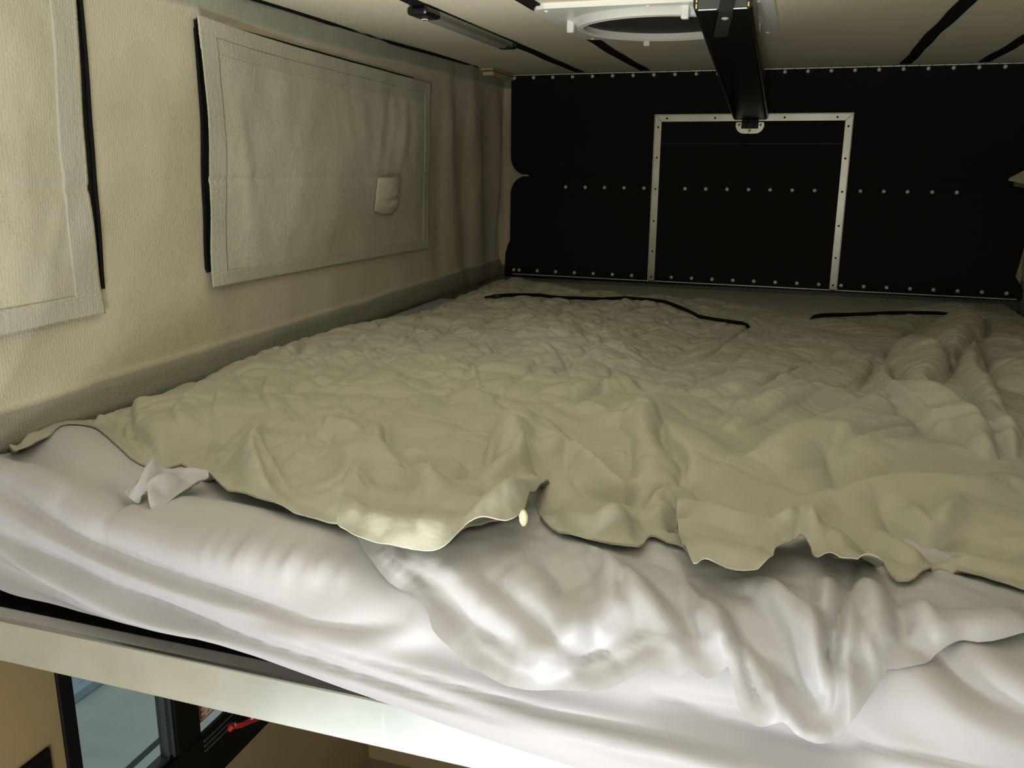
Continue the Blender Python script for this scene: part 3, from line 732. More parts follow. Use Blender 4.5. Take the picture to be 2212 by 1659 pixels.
tag(rf, 'small grey fabric flap with a tan tip at the right edge before the black wall', 'flap')

# ================================================================ BED
# aluminium beam across the front of the platform
bb = empty('bed_beam', (0.87, -2.47, -0.18))
MB().box(XL+0.001, XR-0.001, -2.4760, -2.4700, -0.2115, -0.1515, 0.0012).build('face', M_beam, bb)
MB().box(XL+0.001, XR-0.001, -2.4700, -2.4440, -0.2115, -0.2070, 0.001).build('bottom_flange', M_beam, bb)
MB().box(XL+0.001, XR-0.001, -2.4755, -2.4690, -0.1515, -0.1497, 0.0006).build('top_lip', M_alu, bb)
tag(bb, 'scuffed bare aluminium beam running under the bed front above the side window', 'beam')
pf = empty('bed_platform', (0.87, -1.8, -0.18))
MB().box(XL+0.001, XR-0.001, -2.4685, -2.4380, -0.205, -0.1535, 0.006).build('edge_rail', M_platf, pf)
MB().box(XL+0.001, XR-0.001, -2.4375, -0.03, -0.200, -0.168, 0.001).build('board', M_blackw, pf)
tag(pf, 'bed platform with a pale edge rail showing between beam and sheet', 'platform')
# mattress
def slab(x0, x1, y0, y1, z0, z1, r):
    return MB().box(x0, x1, y0, y1, z0, z1, r, 5)
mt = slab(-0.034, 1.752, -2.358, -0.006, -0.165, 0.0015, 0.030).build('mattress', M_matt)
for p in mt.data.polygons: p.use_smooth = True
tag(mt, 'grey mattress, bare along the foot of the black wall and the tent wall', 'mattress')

# --- fitted sheet
T_STROKES = [
 ('r', 17, 26, [(-60, 985), (0, 1012), (90, 1040), (200, 1110), (330, 1182), (500, 1250), (640, 1298), (760, 1320), (900, 1312)]),
 ('v', 12, 22, [(230, 1150), (400, 1222), (560, 1285), (720, 1335), (880, 1345)]),
 ('r', 13, 20, [(-60, 1075), (0, 1100), (150, 1175), (350, 1265), (560, 1338), (800, 1418), (1100, 1512), (1400, 1590), (1650, 1662), (1900, 1710)]),
 ('v', 9, 18, [(0, 1140), (200, 1232), (450, 1332), (700, 1415), (1000, 1515), (1300, 1600)]),
 ('r', 9, 15, [(0, 1180), (200, 1272), (400, 1345), (700, 1448), (1000, 1550), (1300, 1640)]),
 ('v', 6, 13, [(-20, 1210), (150, 1285), (400, 1365), (700, 1475), (1000, 1578)]),
 ('r', 6, 16, [(600, 1345), (690, 1352), (760, 1370), (850, 1374), (940, 1340)]),
 ('r', 6, 14, [(0, 1130), (60, 1180), (180, 1240), (320, 1290)]),
 ('r', 6, 12, [(-20, 1150), (120, 1240), (260, 1310), (420, 1370)]),
 ('r', 6, 9, [(-40, 1050), (60, 1110), (240, 1195), (420, 1262), (600, 1312), (760, 1345)]),
 ('v', 6, 9, [(-40, 1040), (80, 1100), (260, 1182), (430, 1245)]),
 ('r', 5, 8, [(500, 1350), (700, 1422), (900, 1492), (1150, 1560), (1400, 1622)]),
 ('v', 7, 12, [(700, 1370), (900, 1440), (1150, 1515), (1400, 1570), (1600, 1615)]),
 ('r', 5, 8, [(0, 1225), (150, 1290), (330, 1340), (520, 1378), (760, 1465)]),
 ('r', 16, 60, [(120, 925), (160, 960), (205, 1010), (240, 1055)]),
 ('v', 9, 50, [(40, 985), (100, 1020), (180, 1060), (250, 1110)]),
 ('r', 8, 45, [(280, 1110), (420, 1130), (560, 1170), (720, 1200)]),
 ('v', 9, 16, [(255, 1040), (275, 1075), (290, 1110), (284, 1125)]),
 ('r', 8, 20, [(300, 1140), (420, 1190), (560, 1215), (700, 1235), (800, 1255)]),
 ('v', 10, 20, [(1420, 1500), (1600, 1545), (1800, 1590), (2000, 1625), (2212, 1655)]),
 ('r', 12, 22, [(1930, 1430), (2000, 1490), (2080, 1545), (2180, 1590), (2300, 1630)]),
 ('v', 10, 20, [(2010, 1420), (2080, 1480), (2160, 1520), (2260, 1560)]),
 ('r', 12, 22, [(2050, 1400), (2110, 1450), (2180, 1490), (2300, 1530)]),
 ('r', 10, 18, [(1850, 1590), (1950, 1625), (2080, 1650), (2212, 1690)]),
]
for k in range(9):   # short puckers under the hem left of the middle
    px = 505+k*31+random.uniform(-13, 13); q_ = random.uniform(0.5, 1.5)
    T_STROKES.append(('r', 2.2*q_, 6*random.uniform(0.7, 1.5), [(px, 1160+k*6), (px-10*q_, 1190+k*6), (px-26*q_, 1225+k*6)]))
def fitted_h(X, S, D):
    h = 0.004+strokes(X, S, T_STROKES, 0.006, 1.9)
    front = sm(SA-0.02, SA+0.06, S)
    h = h+front*(0.010+0.0035*fbm(X*2.0+4, S*16, 2))+0.0015*fbm(X*9, S*9+4, 2)
    h = h-0.004*sm(0.02, 0.0, D)*front
    top = 1-sm(SA-0.10, SA, S)
    return np.maximum(h, 0.0025)
fs = cloth('fitted_sheet', [('w', -0.038, 0.62), ('w', 0.9, 0.60), ('w', 1.745, 0.62), ('w', 1.745, 2.2), ('w', 1.745, 2.60), (2700, 1960), (2212, 1872), (1800, 1795), (1500, 1722), (1270, 1659), (1100, 1602), (900, 1537), (700, 1462), (560, 1405), (400, 1372), (250, 1338), (120, 1305), (0, 1268), ('w', -0.040, 2.49), ('w', -0.040, 2.2)],
           0.006, fitted_h, 0.004, M_fitted, 0.0015)
tag(fs, 'white fitted sheet with long sweeping folds stretched over the mattress front', 'fitted sheet')

# --- flat sheet hanging out below the duvet
S_STROKES = [
 ('v', 16, 26, [(880, 1225), (930, 1260), (985, 1315), (1050, 1362), (1130, 1395)]),
 ('r', 10, 20, [(860, 1200), (960, 1240), (1040, 1310), (1130, 1365), (1230, 1430)]),
 ('v', 14, 22, [(1050, 1250), (1100, 1295), (1160, 1345), (1220, 1388), (1280, 1425)]),
 ('r', 12, 24, [(1095, 1235), (1150, 1290), (1210, 1335), (1290, 1360)]),
 ('v', 12, 20, [(1170, 1215), (1215, 1255), (1218, 1275), (1250, 1245), (1300, 1240)]),
 ('v', 9, 20, [(1240, 1440), (1290, 1400), (1330, 1420), (1345, 1450)]),
 ('r', 8, 16, [(1140, 1415), (1210, 1392), (1280, 1352), (1330, 1330)]),
 ('r', 15, 15, [(1284, 1172), (1317, 1217), (1358, 1258), (1398, 1298), (1431, 1336), (1455, 1366), (1472, 1425)]),
 ('r', 10, 12, [(1249, 1170), (1290, 1212), (1309, 1244), (1322, 1300), (1350, 1320), (1362, 1280)]),
 ('v', 14, 34, [(1400, 1200), (1450, 1260), (1480, 1330), (1520, 1400)]),
 ('v', 9, 12, [(1270, 1165), (1310, 1200), (1350, 1240)]),
 ('r', 10, 13, [(1442, 1180), (1480, 1258), (1512, 1325), (1545, 1377), (1602, 1440), (1630, 1500)]),
 ('v', 12, 18, [(1500, 1235), (1560, 1310), (1600, 1370), (1660, 1440), (1710, 1510)]),
 ('r', 13, 14, [(1530, 1300), (1550, 1335), (1580, 1390)]),
 ('r', 20, 17, [(1600, 1262), (1640, 1262), (1674, 1289), (1716, 1335), (1745, 1385), (1760, 1440), (1789, 1460), (1803, 1440)]),
 ('v', 14, 17, [(1690, 1240), (1735, 1290), (1770, 1330), (1780, 1400)]),
 ('r', 15, 14, [(1790, 1235), (1782, 1290), (1770, 1345), (1765, 1400)]),
 ('v', 14, 20, [(1620, 1300), (1660, 1350), (1690, 1410), (1730, 1480), (1770, 1530)]),
 ('r', 12, 14, [(1603, 1389), (1638, 1431), (1674, 1490), (1703, 1540), (1740, 1575), (1800, 1572)]),
 ('v', 12, 12, [(1606, 1400), (1612, 1440), (1636, 1495), (1660, 1510)]),
 ('f', 22, 42, [(1860, 1212), (1832, 1289), (1803, 1362), (1806, 1440), (1810, 1545)]),
 ('v', 10, 16, [(1845, 1290), (1852, 1345), (1870, 1380)]),
 ('r', 9, 14, [(1868, 1262), (1888, 1310), (1893, 1370), (1880, 1395)]),
 ('v', 9, 26, [(1820, 1420), (1850, 1440), (1880, 1435)]),
 ('v', 18, 22, [(1935, 1250), (1942, 1320), (1948, 1390), (1930, 1450)]),
 ('r', 12, 14, [(1945, 1335), (1965, 1326), (1990, 1340), (2008, 1360)]),
 ('r', 12, 18, [(1945, 1385), (2010, 1382), (2075, 1388), (2140, 1380), (2230, 1350)]),
 ('v', 10, 18, [(1960, 1410), (2000, 1425), (2030, 1410)]),
 ('r', 10, 40, [(1960, 1270), (2060, 1290), (2212, 1310)]),
]
for k in range(14):   # puckers along the sewn side hem
    f = k/13.0; px = 815+f*175; py = 1215+f*165
    S_STROKES.append(('r', 1.6, 3.2, [(px+2, py-4), (px+14, py-14), (px+26, py-20)]))
def flat_h(X, S, D):
    h = 0.016+0.011*sm(2.38, 2.45, S)+strokes(X, S, S_STROKES, 0.018, 1.6)*sm(0.0, 0.03, D+0.012)*(0.4+0.6*sm(2.36, 2.43, S))
    h = h+0.004*fbm(X*11+2, S*9, 3)+0.0022*np.abs(gn(X*30, S*26))
    h = h+0.0022*np.exp(-((D-0.022)/0.003)**2)+0.005*gn(X*18, S*12)*sm(0.03, 0.0, D)
    h = h+0.018*sm(2.42, 2.60, S)
    return np.maximum(h, fitted_h(X, S, 0*X+0.2)+0.0035)
fl = empty('flat_sheet', (0.9, -2.42, 0.0))
cloth('cloth', [(735, 1100), (776, 1171), (808, 1218), (845, 1262), (902, 1294), (931, 1323), (946, 1356), (975, 1382), (1005, 1408), (1025, 1432), (1050, 1440), (1091, 1464), (1130, 1474), (1170, 1479), (1260, 1480), (1315, 1479), (1351, 1464), (1405, 1442), (1440, 1450), (1470, 1457), (1492, 1446), (1510, 1450), (1533, 1463), (1560, 1450), (1574, 1438), (1588, 1481), (1597, 1517), (1629, 1550), (1656, 1552), (1693, 1540), (1720, 1568), (1761, 1586), (1789, 1584), (1812, 1568), (1844, 1536), (1894, 1481), (1915, 1448), (1931, 1449), (1995, 1440), (2017, 1421), (2045, 1405), (2075, 1394), (2109, 1401), (2160, 1395), (2212, 1380), (2320, 1365), ('w', 1.55, 2.50), ('w', 1.735, 2.52), ('w', 1.74, 2.33), ('w', 1.5, 2.33), (2212, 1225), (1980, 1160), (1700, 1100), (1450, 1085), (1300, 1080), (1150, 1060), (950, 1050), (800, 1050)],
      0.018, flat_h, 0.0038, M_satin, 0.0012, fl)
C_STROKES = [('r', 22, 12, [(330, 1014), (326, 1045), (305, 1065), (280, 1074)]), ('v', 12, 8, [(345, 1040), (322, 1068), (300, 1082)]), ('r', 20, 9, [(390, 1040), (352, 1058), (330, 1075), (336, 1110)]),
             ('v', 10, 8, [(440, 1030), (390, 1052), (362, 1080)]), ('r', 10, 8, [(448, 1026), (400, 1030), (350, 1030)])]
cloth('corner', [(274, 1073), (290, 1088), (312, 1096), (318, 1074), (328, 1072), (334, 1086), (336, 1113), (353, 1115), (358, 1094), (380, 1072), (415, 1052), (452, 1036), (440, 1024), (400, 1024), (360, 1022), (332, 1014), (318, 1040), (292, 1056)],
      0.025, lambda X, S, D: 0.030+strokes(X, S, C_STROKES, 0.028)+0.004*gn(X*40, S*40), 0.0025, M_satin, 0.001, fl)
tag(fl, 'white sateen top sheet hanging in loose flaps from under the duvet at the bed front', 'sheet')

# --- duvet
D_STROKES = [
 # left front
 ('f', 11, 40, [(320, 852), (287, 874), (284, 901), (290, 920), (312, 936), (334, 958), (360, 970)]),
 ('f', 8, 34, [(439, 836), (390, 884), (369, 906), (377, 925), (392, 938)]),
 ('f', 6, 26, [(502, 836), (469, 874), (458, 898), (460, 918)]),
 ('f', 7, 34, [(625, 820), (581, 839), (568, 858), (564, 880), (578, 905), (582, 925)]),
 ('c', 5, 14, [(287, 860), (244, 873), (206, 887), (184, 906), (184, 922)]),
 ('c', 5, 12, [(205, 922), (240, 925), (270, 938), (262, 925), (266, 898)]),
 ('f', 6, 22, [(439, 1000), (390, 972), (340, 985), (300, 960), (255, 945)]),
 ('r', 7, 16, [(300, 948), (330, 975), (380, 965), (430, 990), (456, 1018)]),
 ('v', 8, 22, [(400, 960), (430, 945), (465, 952), (500, 965)]),
 ('f', 9, 30, [(640, 1060), (615, 1035), (598, 1005), (580, 985), (570, 962), (600, 945), (622, 930)]),
 ('f', 10, 34, [(740, 1110), (690, 1102), (640, 1085), (600, 1058), (570, 1020), (556, 985), (562, 960)]),
 ('r', 8, 18, [(540, 930), (555, 960), (545, 1000), (570, 1040)]),
 # centre front
 ('f', 15, 40, [(905, 1040), (866, 1026), (842, 1004), (832, 974), (834, 942)]),
 ('v', 7, 14, [(744, 893), (787, 912), (820, 930), (836, 946), (842, 968), (846, 990)]),
 ('v', 6, 22, [(834, 934), (842, 912), (880, 893), (923, 877), (1002, 860)]),
 ('v', 8, 16, [(687, 961), (725, 977), (744, 985), (771, 980)]),
 ('r', 6, 20, [(700, 938), (760, 952), (810, 962)]),
 ('c', 5, 18, [(663, 972), (684, 950), (717, 928), (744, 912)]),
 ('v', 6, 16, [(787, 950), (804, 972), (815, 985)]),
 ('f', 6, 30, [(774, 800), (717, 776), (690, 774), (652, 790), (625, 820)]),
 ('f', 5, 24, [(1045, 885), (1037, 850), (1023, 825), (990, 815)]),
 ('c', 4, 14, [(744, 784), (755, 795), (785, 798), (820, 790), (880, 790), (934, 806), (961, 817)]),
 ('c', 4, 12, [(790, 752), (765, 766), (744, 779)]), ('c', 4, 12, [(782, 765), (800, 780), (812, 790)]),
 ('c', 4, 12, [(874, 782), (885, 755), (907, 733), (956, 730), (980, 735)]),
 ('f', 5, 24, [(1097, 765), (1042, 752), (1015, 733)]),
 ('f', 20, 55, [(1160, 915), (1122, 922), (1087, 939), (1065, 958), (1052, 985), (1034, 1015)]),
 ('v', 9, 22, [(1168, 887), (1212, 893), (1258, 882), (1312, 868), (1353, 862), (1407, 860)]),
 ('r', 7, 20, [(1180, 876), (1258, 868), (1330, 850), (1375, 845)]),
 ('v', 8, 10, [(1377, 841), (1393, 852), (1420, 862)]),
 ('v', 6, 14, [(1426, 858), (1461, 847), (1529, 817), (1597, 790)]),
 ('v', 9, 11, [(1331, 944), (1344, 963), (1358, 985), (1362, 1010), (1372, 1045)]),
 ('r', 13, 34, [(1400, 1040), (1385, 990), (1390, 935), (1415, 895), (1440, 880)]),
 ('r', 8, 22, [(1165, 905), (1230, 900), (1290, 915), (1325, 935), (1345, 925), (1362, 900)]),
 ('f', 16, 44, [(1437, 950), (1430, 965), (1437, 985), (1458, 1001), (1475, 1020), (1476, 1040), (1465, 1055)]),
 ('r', 9, 34, [(1455, 945), (1500, 975), (1530, 1000), (1560, 1025)]),
 ('f', 11, 60, [(1918, 753), (1854, 759), (1790, 778), (1693, 827), (1606, 875), (1564, 900), (1543, 936)]),
 ('v', 7, 18, [(1434, 874), (1475, 862), (1529, 866), (1597, 860)]),
 ('f', 5, 28, [(1155, 776), (1127, 763), (1095, 763), (1054, 757), (1000, 736)]),
 ('f', 5, 28, [(1296, 787), (1279, 768), (1244, 763), (1217, 752), (1190, 752), (1157, 774)]),
 ('c', 4, 16, [(1244, 760), (1285, 749), (1325, 746), (1380, 725), (1434, 722)]),
 ('c', 4, 14, [(1155, 782), (1203, 798), (1230, 817)]),
 ('c', 4, 16, [(1230, 825), (1271, 806), (1312, 798), (1407, 809), (1488, 817)]),
 ('f', 5, 22, [(1290, 722), (1230, 722), (1190, 719), (1163, 706), (1138, 700)]), ('c', 4, 14, [(1108, 733), (1135, 733), (1163, 722)]),
 ('c', 4, 14, [(1298, 708), (1312, 725), (1340, 735)]),
 ('v', 13, 22, [(1233, 990), (1262, 985), (1293, 1006), (1325, 1034), (1353, 1055)]),
 ('r', 12, 22, [(1180, 1030), (1212, 992), (1240, 1000), (1270, 1030), (1300, 1060)]),
 ('v', 4, 9, [(1136, 934), (1176, 950), (1203, 955)]),
 ('r', 20, 24, [(1055, 1075), (1085, 1040), (1100, 1000), (1112, 985)]),
 ('r', 10, 20, [(1112, 985), (1130, 1005), (1135, 1040)]),
 ('v', 14, 22, [(960, 1045), (1010, 1055), (1050, 1035), (1070, 1005)]),
 ('r', 12, 14, [(865, 1010), (905, 1018), (960, 1025), (1015, 1032)]),
 ('v', 10, 13, [(870, 1032), (910, 1045), (960, 1052), (1010, 1040)]),
 ('r', 13, 20, [(870, 1060), (915, 1080), (930, 1105), (950, 1140)]),
 ('v', 9, 26, [(800, 1060), (850, 1085), (900, 1115)]),
 ('r', 12, 22, [(760, 1000), (757, 1060), (756, 1120)]),
 ('f', 13, 34, [(1090, 1120), (1010, 1150), (950, 1156), (880, 1148), (820, 1128), (745, 1100)]),
 ('r', 18, 16, [(1010, 1140), (1070, 1132), (1120, 1110), (1150, 1075), (1165, 1055)]),
 ('r', 10, 14, [(1164, 1062), (1200, 1050), (1240, 1045)]),
 ('v', 12, 14, [(1170, 1075), (1190, 1110), (1220, 1125), (1290, 1140)]),
 ('r', 14, 26, [(1190, 1085), (1230, 1110), (1290, 1130), (1340, 1105), (1400, 1118)]),
 ('r', 12, 16, [(1290, 1145), (1330, 1135), (1380, 1120)]),
 ('v', 16, 16, [(1250, 1050), (1310, 1070), (1350, 1082), (1380, 1065)]),
 ('r', 12, 16, [(1250, 1000), (1300, 1040), (1340, 1065), (1380, 1050)]),
 ('r', 14, 12, [(1400, 1100), (1420, 1082), (1450, 1075)]),
 ('v', 12, 9, [(1388, 1095), (1405, 1075), (1440, 1062)]),
 ('r', 13, 12, [(1410, 1130), (1430, 1105), (1460, 1095)]),
 ('v', 14, 12, [(1412, 1145), (1450, 1165), (1475, 1180), (1462, 1130), (1460, 1095)]),
 ('v', 18, 26, [(1470, 1048), (1510, 1062), (1560, 1090), (1620, 1118), (1680, 1128), (1712, 1116)]),
 ('r', 13, 28, [(1475, 1085), (1510, 1100), (1570, 1145), (1650, 1150), (1700, 1130), (1760, 1095)]),
 ('v', 9, 18, [(1505, 1155), (1570, 1180), (1640, 1205)]),
 ('r', 16, 13, [(1690, 1165), (1715, 1145), (1742, 1150), (1758, 1185)]),
 ('r', 9, 30, [(1780, 1160), (1840, 1175), (1890, 1180)]),
 ('v', 9, 20, [(1760, 1140), (1820, 1160), (1880, 1165), (1905, 1180)]),
 ('r', 13, 24, [(1725, 1110), (1774, 1082), (1822, 1075), (1918, 1062), (2015, 1060), (2095, 1062), (2160, 1050), (2212, 1060)]),
 ('v', 12, 24, [(1760, 1062), (1850, 1052), (1950, 1040), (2060, 1042), (2130, 1025)]),
 ('v', 16, 22, [(1896, 1081), (1928, 1120), (1967, 1146), (2015, 1160), (2050, 1152), (2095, 1158), (2144, 1173), (2212, 1170)]),
 ('r', 13, 16, [(1960, 1098), (1976, 1112), (2002, 1134), (2028, 1139), (2044, 1118), (2073, 1091)]),
 ('r', 12, 20, [(1900, 1130), (1960, 1175), (2020, 1200), (2100, 1195), (2212, 1210)]),
 ('v', 8, 14, [(1920, 1215), (1970, 1235), (2010, 1222), (2040, 1205), (2070, 1225)]),
 # right: long diagonal folds and the big rolled fold
 ('f', 4, 30, [(1886, 790), (1886, 812), (1893, 838), (1910, 862), (1931, 880), (1957, 900), (1989, 922), (2021, 938), (2047, 940), (2073, 958), (2103, 978)][::-1]),
 ('v', 10, 14, [(2016, 872), (2022, 856), (2045, 840), (2054, 817), (2066, 794), (2090, 765), (2108, 743)]),
 ('r', 16, 30, [(1955, 850), (1990, 890), (2040, 915), (2080, 930), (2120, 960), (2150, 985)]),
 ('r', 14, 40, [(1930, 780), (1975, 775), (2010, 800), (2030, 830), (2000, 865)]),
 ('v', 12, 13, [(1926, 830), (1936, 859), (1957, 888)]),
 ('v', 9, 10, [(1915, 788), (1918, 762), (1931, 749)]),
 ('v', 12, 12, [(1951, 737), (1957, 724), (1989, 701), (2005, 692)]),
 ('r', 13, 40, [(2060, 690), (2090, 710), (2080, 735), (2060, 770), (2045, 800)]),
 ('v', 8, 12, [(2112, 748), (2131, 733), (2129, 708), (2112, 690)]),
 ('r', 14, 30, [(2110, 760), (2105, 800), (2110, 850), (2150, 920), (2190, 975)]),
 ('v', 8, 12, [(2115, 753), (2121, 785), (2131, 820), (2141, 842)]),
 ('v', 8, 12, [(2108, 794), (2112, 833), (2116, 869)]),
 ('v', 13, 14, [(2140, 912), (2163, 939), (2186, 961)]),
 ('r', 12, 40, [(2150, 740), (2180, 760), (2230, 770)]), ('r', 10, 34, [(2160, 800), (2200, 830), (2260, 860)]),
 ('v', 9, 14, [(2130, 800), (2180, 790), (2230, 800)]),
 ('f', 14, 80, [(1902, 862), (1838, 891), (1774, 920), (1693, 949), (1635, 978), (1597, 1004)]),
 ('v', 11, 14, [(1851, 849), (1867, 830), (1886, 804)]),
 ('v', 10, 30, [(1725, 872), (1774, 846), (1822, 822), (1867, 812)]),
 ('r', 9, 30, [(1640, 905), (1700, 885), (1770, 870), (1840, 868)]),
 ('c', 6, 26, [(1654, 846), (1709, 820), (1760, 795)]),
 ('f', 9, 50, [(1846, 742), (1774, 733), (1700, 740), (1635, 753), (1580, 794), (1539, 846)]),
 ('v', 8, 30, [(1820, 765), (1757, 780), (1700, 800)]),
 ('c', 6, 24, [(1500, 785), (1564, 749), (1606, 720), (1619, 690)]),
 ('c', 5, 20, [(1440, 770), (1520, 765), (1600, 740), (1700, 715), (1800, 705)]),
 ('c', 5, 20, [(1480, 720), (1540, 712), (1600, 700), (1700, 690)]),
 ('v', 9, 22, [(1767, 1000), (1790, 1013), (1803, 1033), (1809, 1060)]),
 ('r', 9, 36, [(1640, 1010), (1720, 985), (1800, 975), (1850, 1000)]),
 ('c', 6, 30, [(1820, 1000), (1900, 965), (2000, 945), (2100, 960), (2212, 985)]),
 ('r', 9, 40, [(1870, 1010), (1960, 990), (2060, 990), (2150, 1010)]),
 # hollow across the middle of the bed and mound on its left
 ('v', 16, 120, [(1600, 700), (1500, 730), (1440, 800), (1420, 850)]),
 ('r', 12, 90, [(1100, 700), (1180, 730), (1250, 790)]),
]
D_PADS = [   # rolled and doubled-over bulges: (height mm, roundness mm, outline)
 (26, 30, [(1884, 800), (1883, 832), (1902, 864), (1930, 885), (1957, 905), (1989, 926), (2021, 942), (2047, 945), (2073, 965), (2106, 990), (2150, 998), (2140, 968), (2095, 932), (2045, 905), (2000, 888), (1962, 866), (1938, 838), (1926, 806), (1905, 792)]),
 (30, 40, [(1915, 792), (1918, 765), (1935, 747), (1980, 742), (2022, 765), (2046, 800), (2052, 822), (2040, 843), (2020, 858), (2012, 880), (1985, 875), (1955, 850), (1938, 825)]),
 (24, 36, [(2106, 760), (2122, 790), (2132, 840), (2165, 900), (2205, 962), (2190, 995), (2150, 960), (2105, 900), (2066, 840), (2060, 815), (2078, 785), (2095, 762)]),
 (24, 40, [(1995, 712), (2050, 692), (2105, 694), (2127, 715), (2124, 735), (2104, 748), (2085, 775), (2062, 800), (2046, 790), (2030, 765), (2000, 745)]),
 (20, 40, [(2122, 752), (2134, 742), (2180, 752), (2260, 775), (2290, 870), (2200, 850), (2148, 838), (2134, 800)]),
 (22, 34, [(14, 945), (17, 962), (36, 976), (72, 964), (112, 938), (165, 900), (150, 880), (105, 892), (60, 912), (30, 928)]),
 (12, 34, [(2132, 735), (2134, 712), (2125, 690), (2180, 700), (2260, 730), (2260, 760), (2190, 745)]),
 (15, 40, [(1125, 925), (1088, 942), (1066, 962), (1054, 990), (1040, 1018), (1090, 1015), (1180, 1010), (1230, 985), (1215, 950), (1170, 928)]),
 (13, 34, [(1330, 950), (1345, 968), (1360, 990), (1365, 1030), (1400, 1055), (1450, 1055), (1468, 1040), (1468, 1018), (1435, 990), (1422, 960), (1425, 925), (1400, 895), (1370, 905), (1345, 930)]),
 (13, 45, [(1560, 930), (1620, 885), (1720, 838), (1810, 795), (1880, 770), (1880, 800), (1830, 835), (1740, 878), (1650, 915), (1590, 940)]),
 (14, 50, [(1610, 1000), (1690, 955), (1780, 922), (1850, 890), (1900, 875), (1940, 915), (1985, 945), (1900, 975), (1800, 1000), (1700, 1020)]),
 (10, 40, [(1560, 840), (1610, 800), (1700, 755), (1800, 740), (1850, 748), (1840, 770), (1760, 790), (1680, 820), (1600, 850)]),
]
_pads = []
def pads(X, S):
    if not _pads:
        for a, w, o_ in D_PADS: _pads.append((a*1e-3, w*1e-3, smooth_line(np.vstack([q := to_bed(o_, 0.045), q[:1]]), 0.015)))
    H = np.zeros(X.shape)
    for a, w, P in _pads:
        m = (X > P[:, 0].min()) & (X < P[:, 0].max()) & (S > P[:, 1].min()) & (S < P[:, 1].max())
        if not m.any(): continue
        I = inside(X[m], S[m], P[:-1]); d, _ = line_dist(X[m], S[m], P); d = np.abs(d)
        H[m] = np.maximum(H[m], np.where(I, a*np.sqrt(np.clip(1-(1-np.clip(d/w, 0, 1))**2, 0, 1)), 0))
    return H
def duvet_h(X, S, D):
    front = sm(SA-0.05, SA+0.03, S)
    h = 0.012+0.024*sm(0.0, 0.16, D)+0.014*front+0.006*sm(1.2, 1.8, S)
    h = h-0.010*sm(0.10, 0.0, D)*(1-front)*sm(0.5, 0.3, X)      # thin along the tent wall
    wx = X+0.030*gn(X*5, S*5)+0.015*gn(X*11+3, S*11); ws = S+0.030*gn(X*5+31, S*5+7)+0.015*gn(X*11, S*11+20)
    ad = sm(0.0, 0.05, D)
    left = sm(1.05, 0.65, X)*0.9+0.1
    back = sm(0.9, 0.35, S)
    crum = 0.0125*np.abs(gn(wx*7.5, ws*6.5))+0.0080*np.abs(gn(wx*14+5, ws*12))+0.0036*np.abs(gn(wx*29, ws*24+9))
    calm = 1-0.75*sm(1.7, 2.1, S)
    h = h+ad*crum*(0.12+0.70*np.maximum(left, back*0.8))*calm
    c1 = cells(wx*6.5+3, ws*6.0+2); c2 = cells(wx*15+9, ws*13+4); c3 = cells(X*3.2+0.4*gn(X*6, S*6), S*3.4+0.4*gn(X*6+9, S*6))
    amt = 0.06+0.94*np.maximum(left, back*0.7)
    h = h+ad*amt*(0.0120*(1-np.exp(-c1/0.09))*sm(0, 0.8, c1+0.4)+0.0062*(1-np.exp(-c2/0.12)))*(0.35+0.65*calm)
    h = h+ad*0.0085*(1-np.exp(-c3/0.05))*(0.5+0.5*calm)*(0.3+0.7*amt)
    # stretch wrinkles on the right
    rr = sm(0.8, 1.1, X)
    u = wx*0.85+ws*0.52; v = -wx*0.52+ws*0.85
    h = h+ad*rr*(0.0080*gn(u*2.6, v*10)+0.0024*np.abs(gn(u*8, v*36))+0.0012*gn(wx*14, ws*60))*calm
    h = h+0.0035*fbm(X*9+7, S*9, 3)*(0.4+0.6*front)
    h = h+pads(X, S)
    h = h+strokes(X, S, D_STROKES, 0.038, 1.65)*sm(-0.004, 0.02, D)
    h = h+front*0.007*gn(X*15+3, S*10)*sm(0.05, 0.0, D)+0.0012*np.exp(-((D-0.020)/0.0025)**2)*front
    h = np.maximum(h, 0.010+0.014*front)
    if (S > 2.0).any():
        q = S > 2.0; lo = fitted_h(X[q], S[q], 0*X[q]+0.2)+0.0045
        q2 = S[q] > 2.31; ff = flat_h(X[q], S[q], 0*X[q]+0.06)
        h[q] = np.maximum(h[q], np.where(q2, ff+0.0085, lo))
    return h
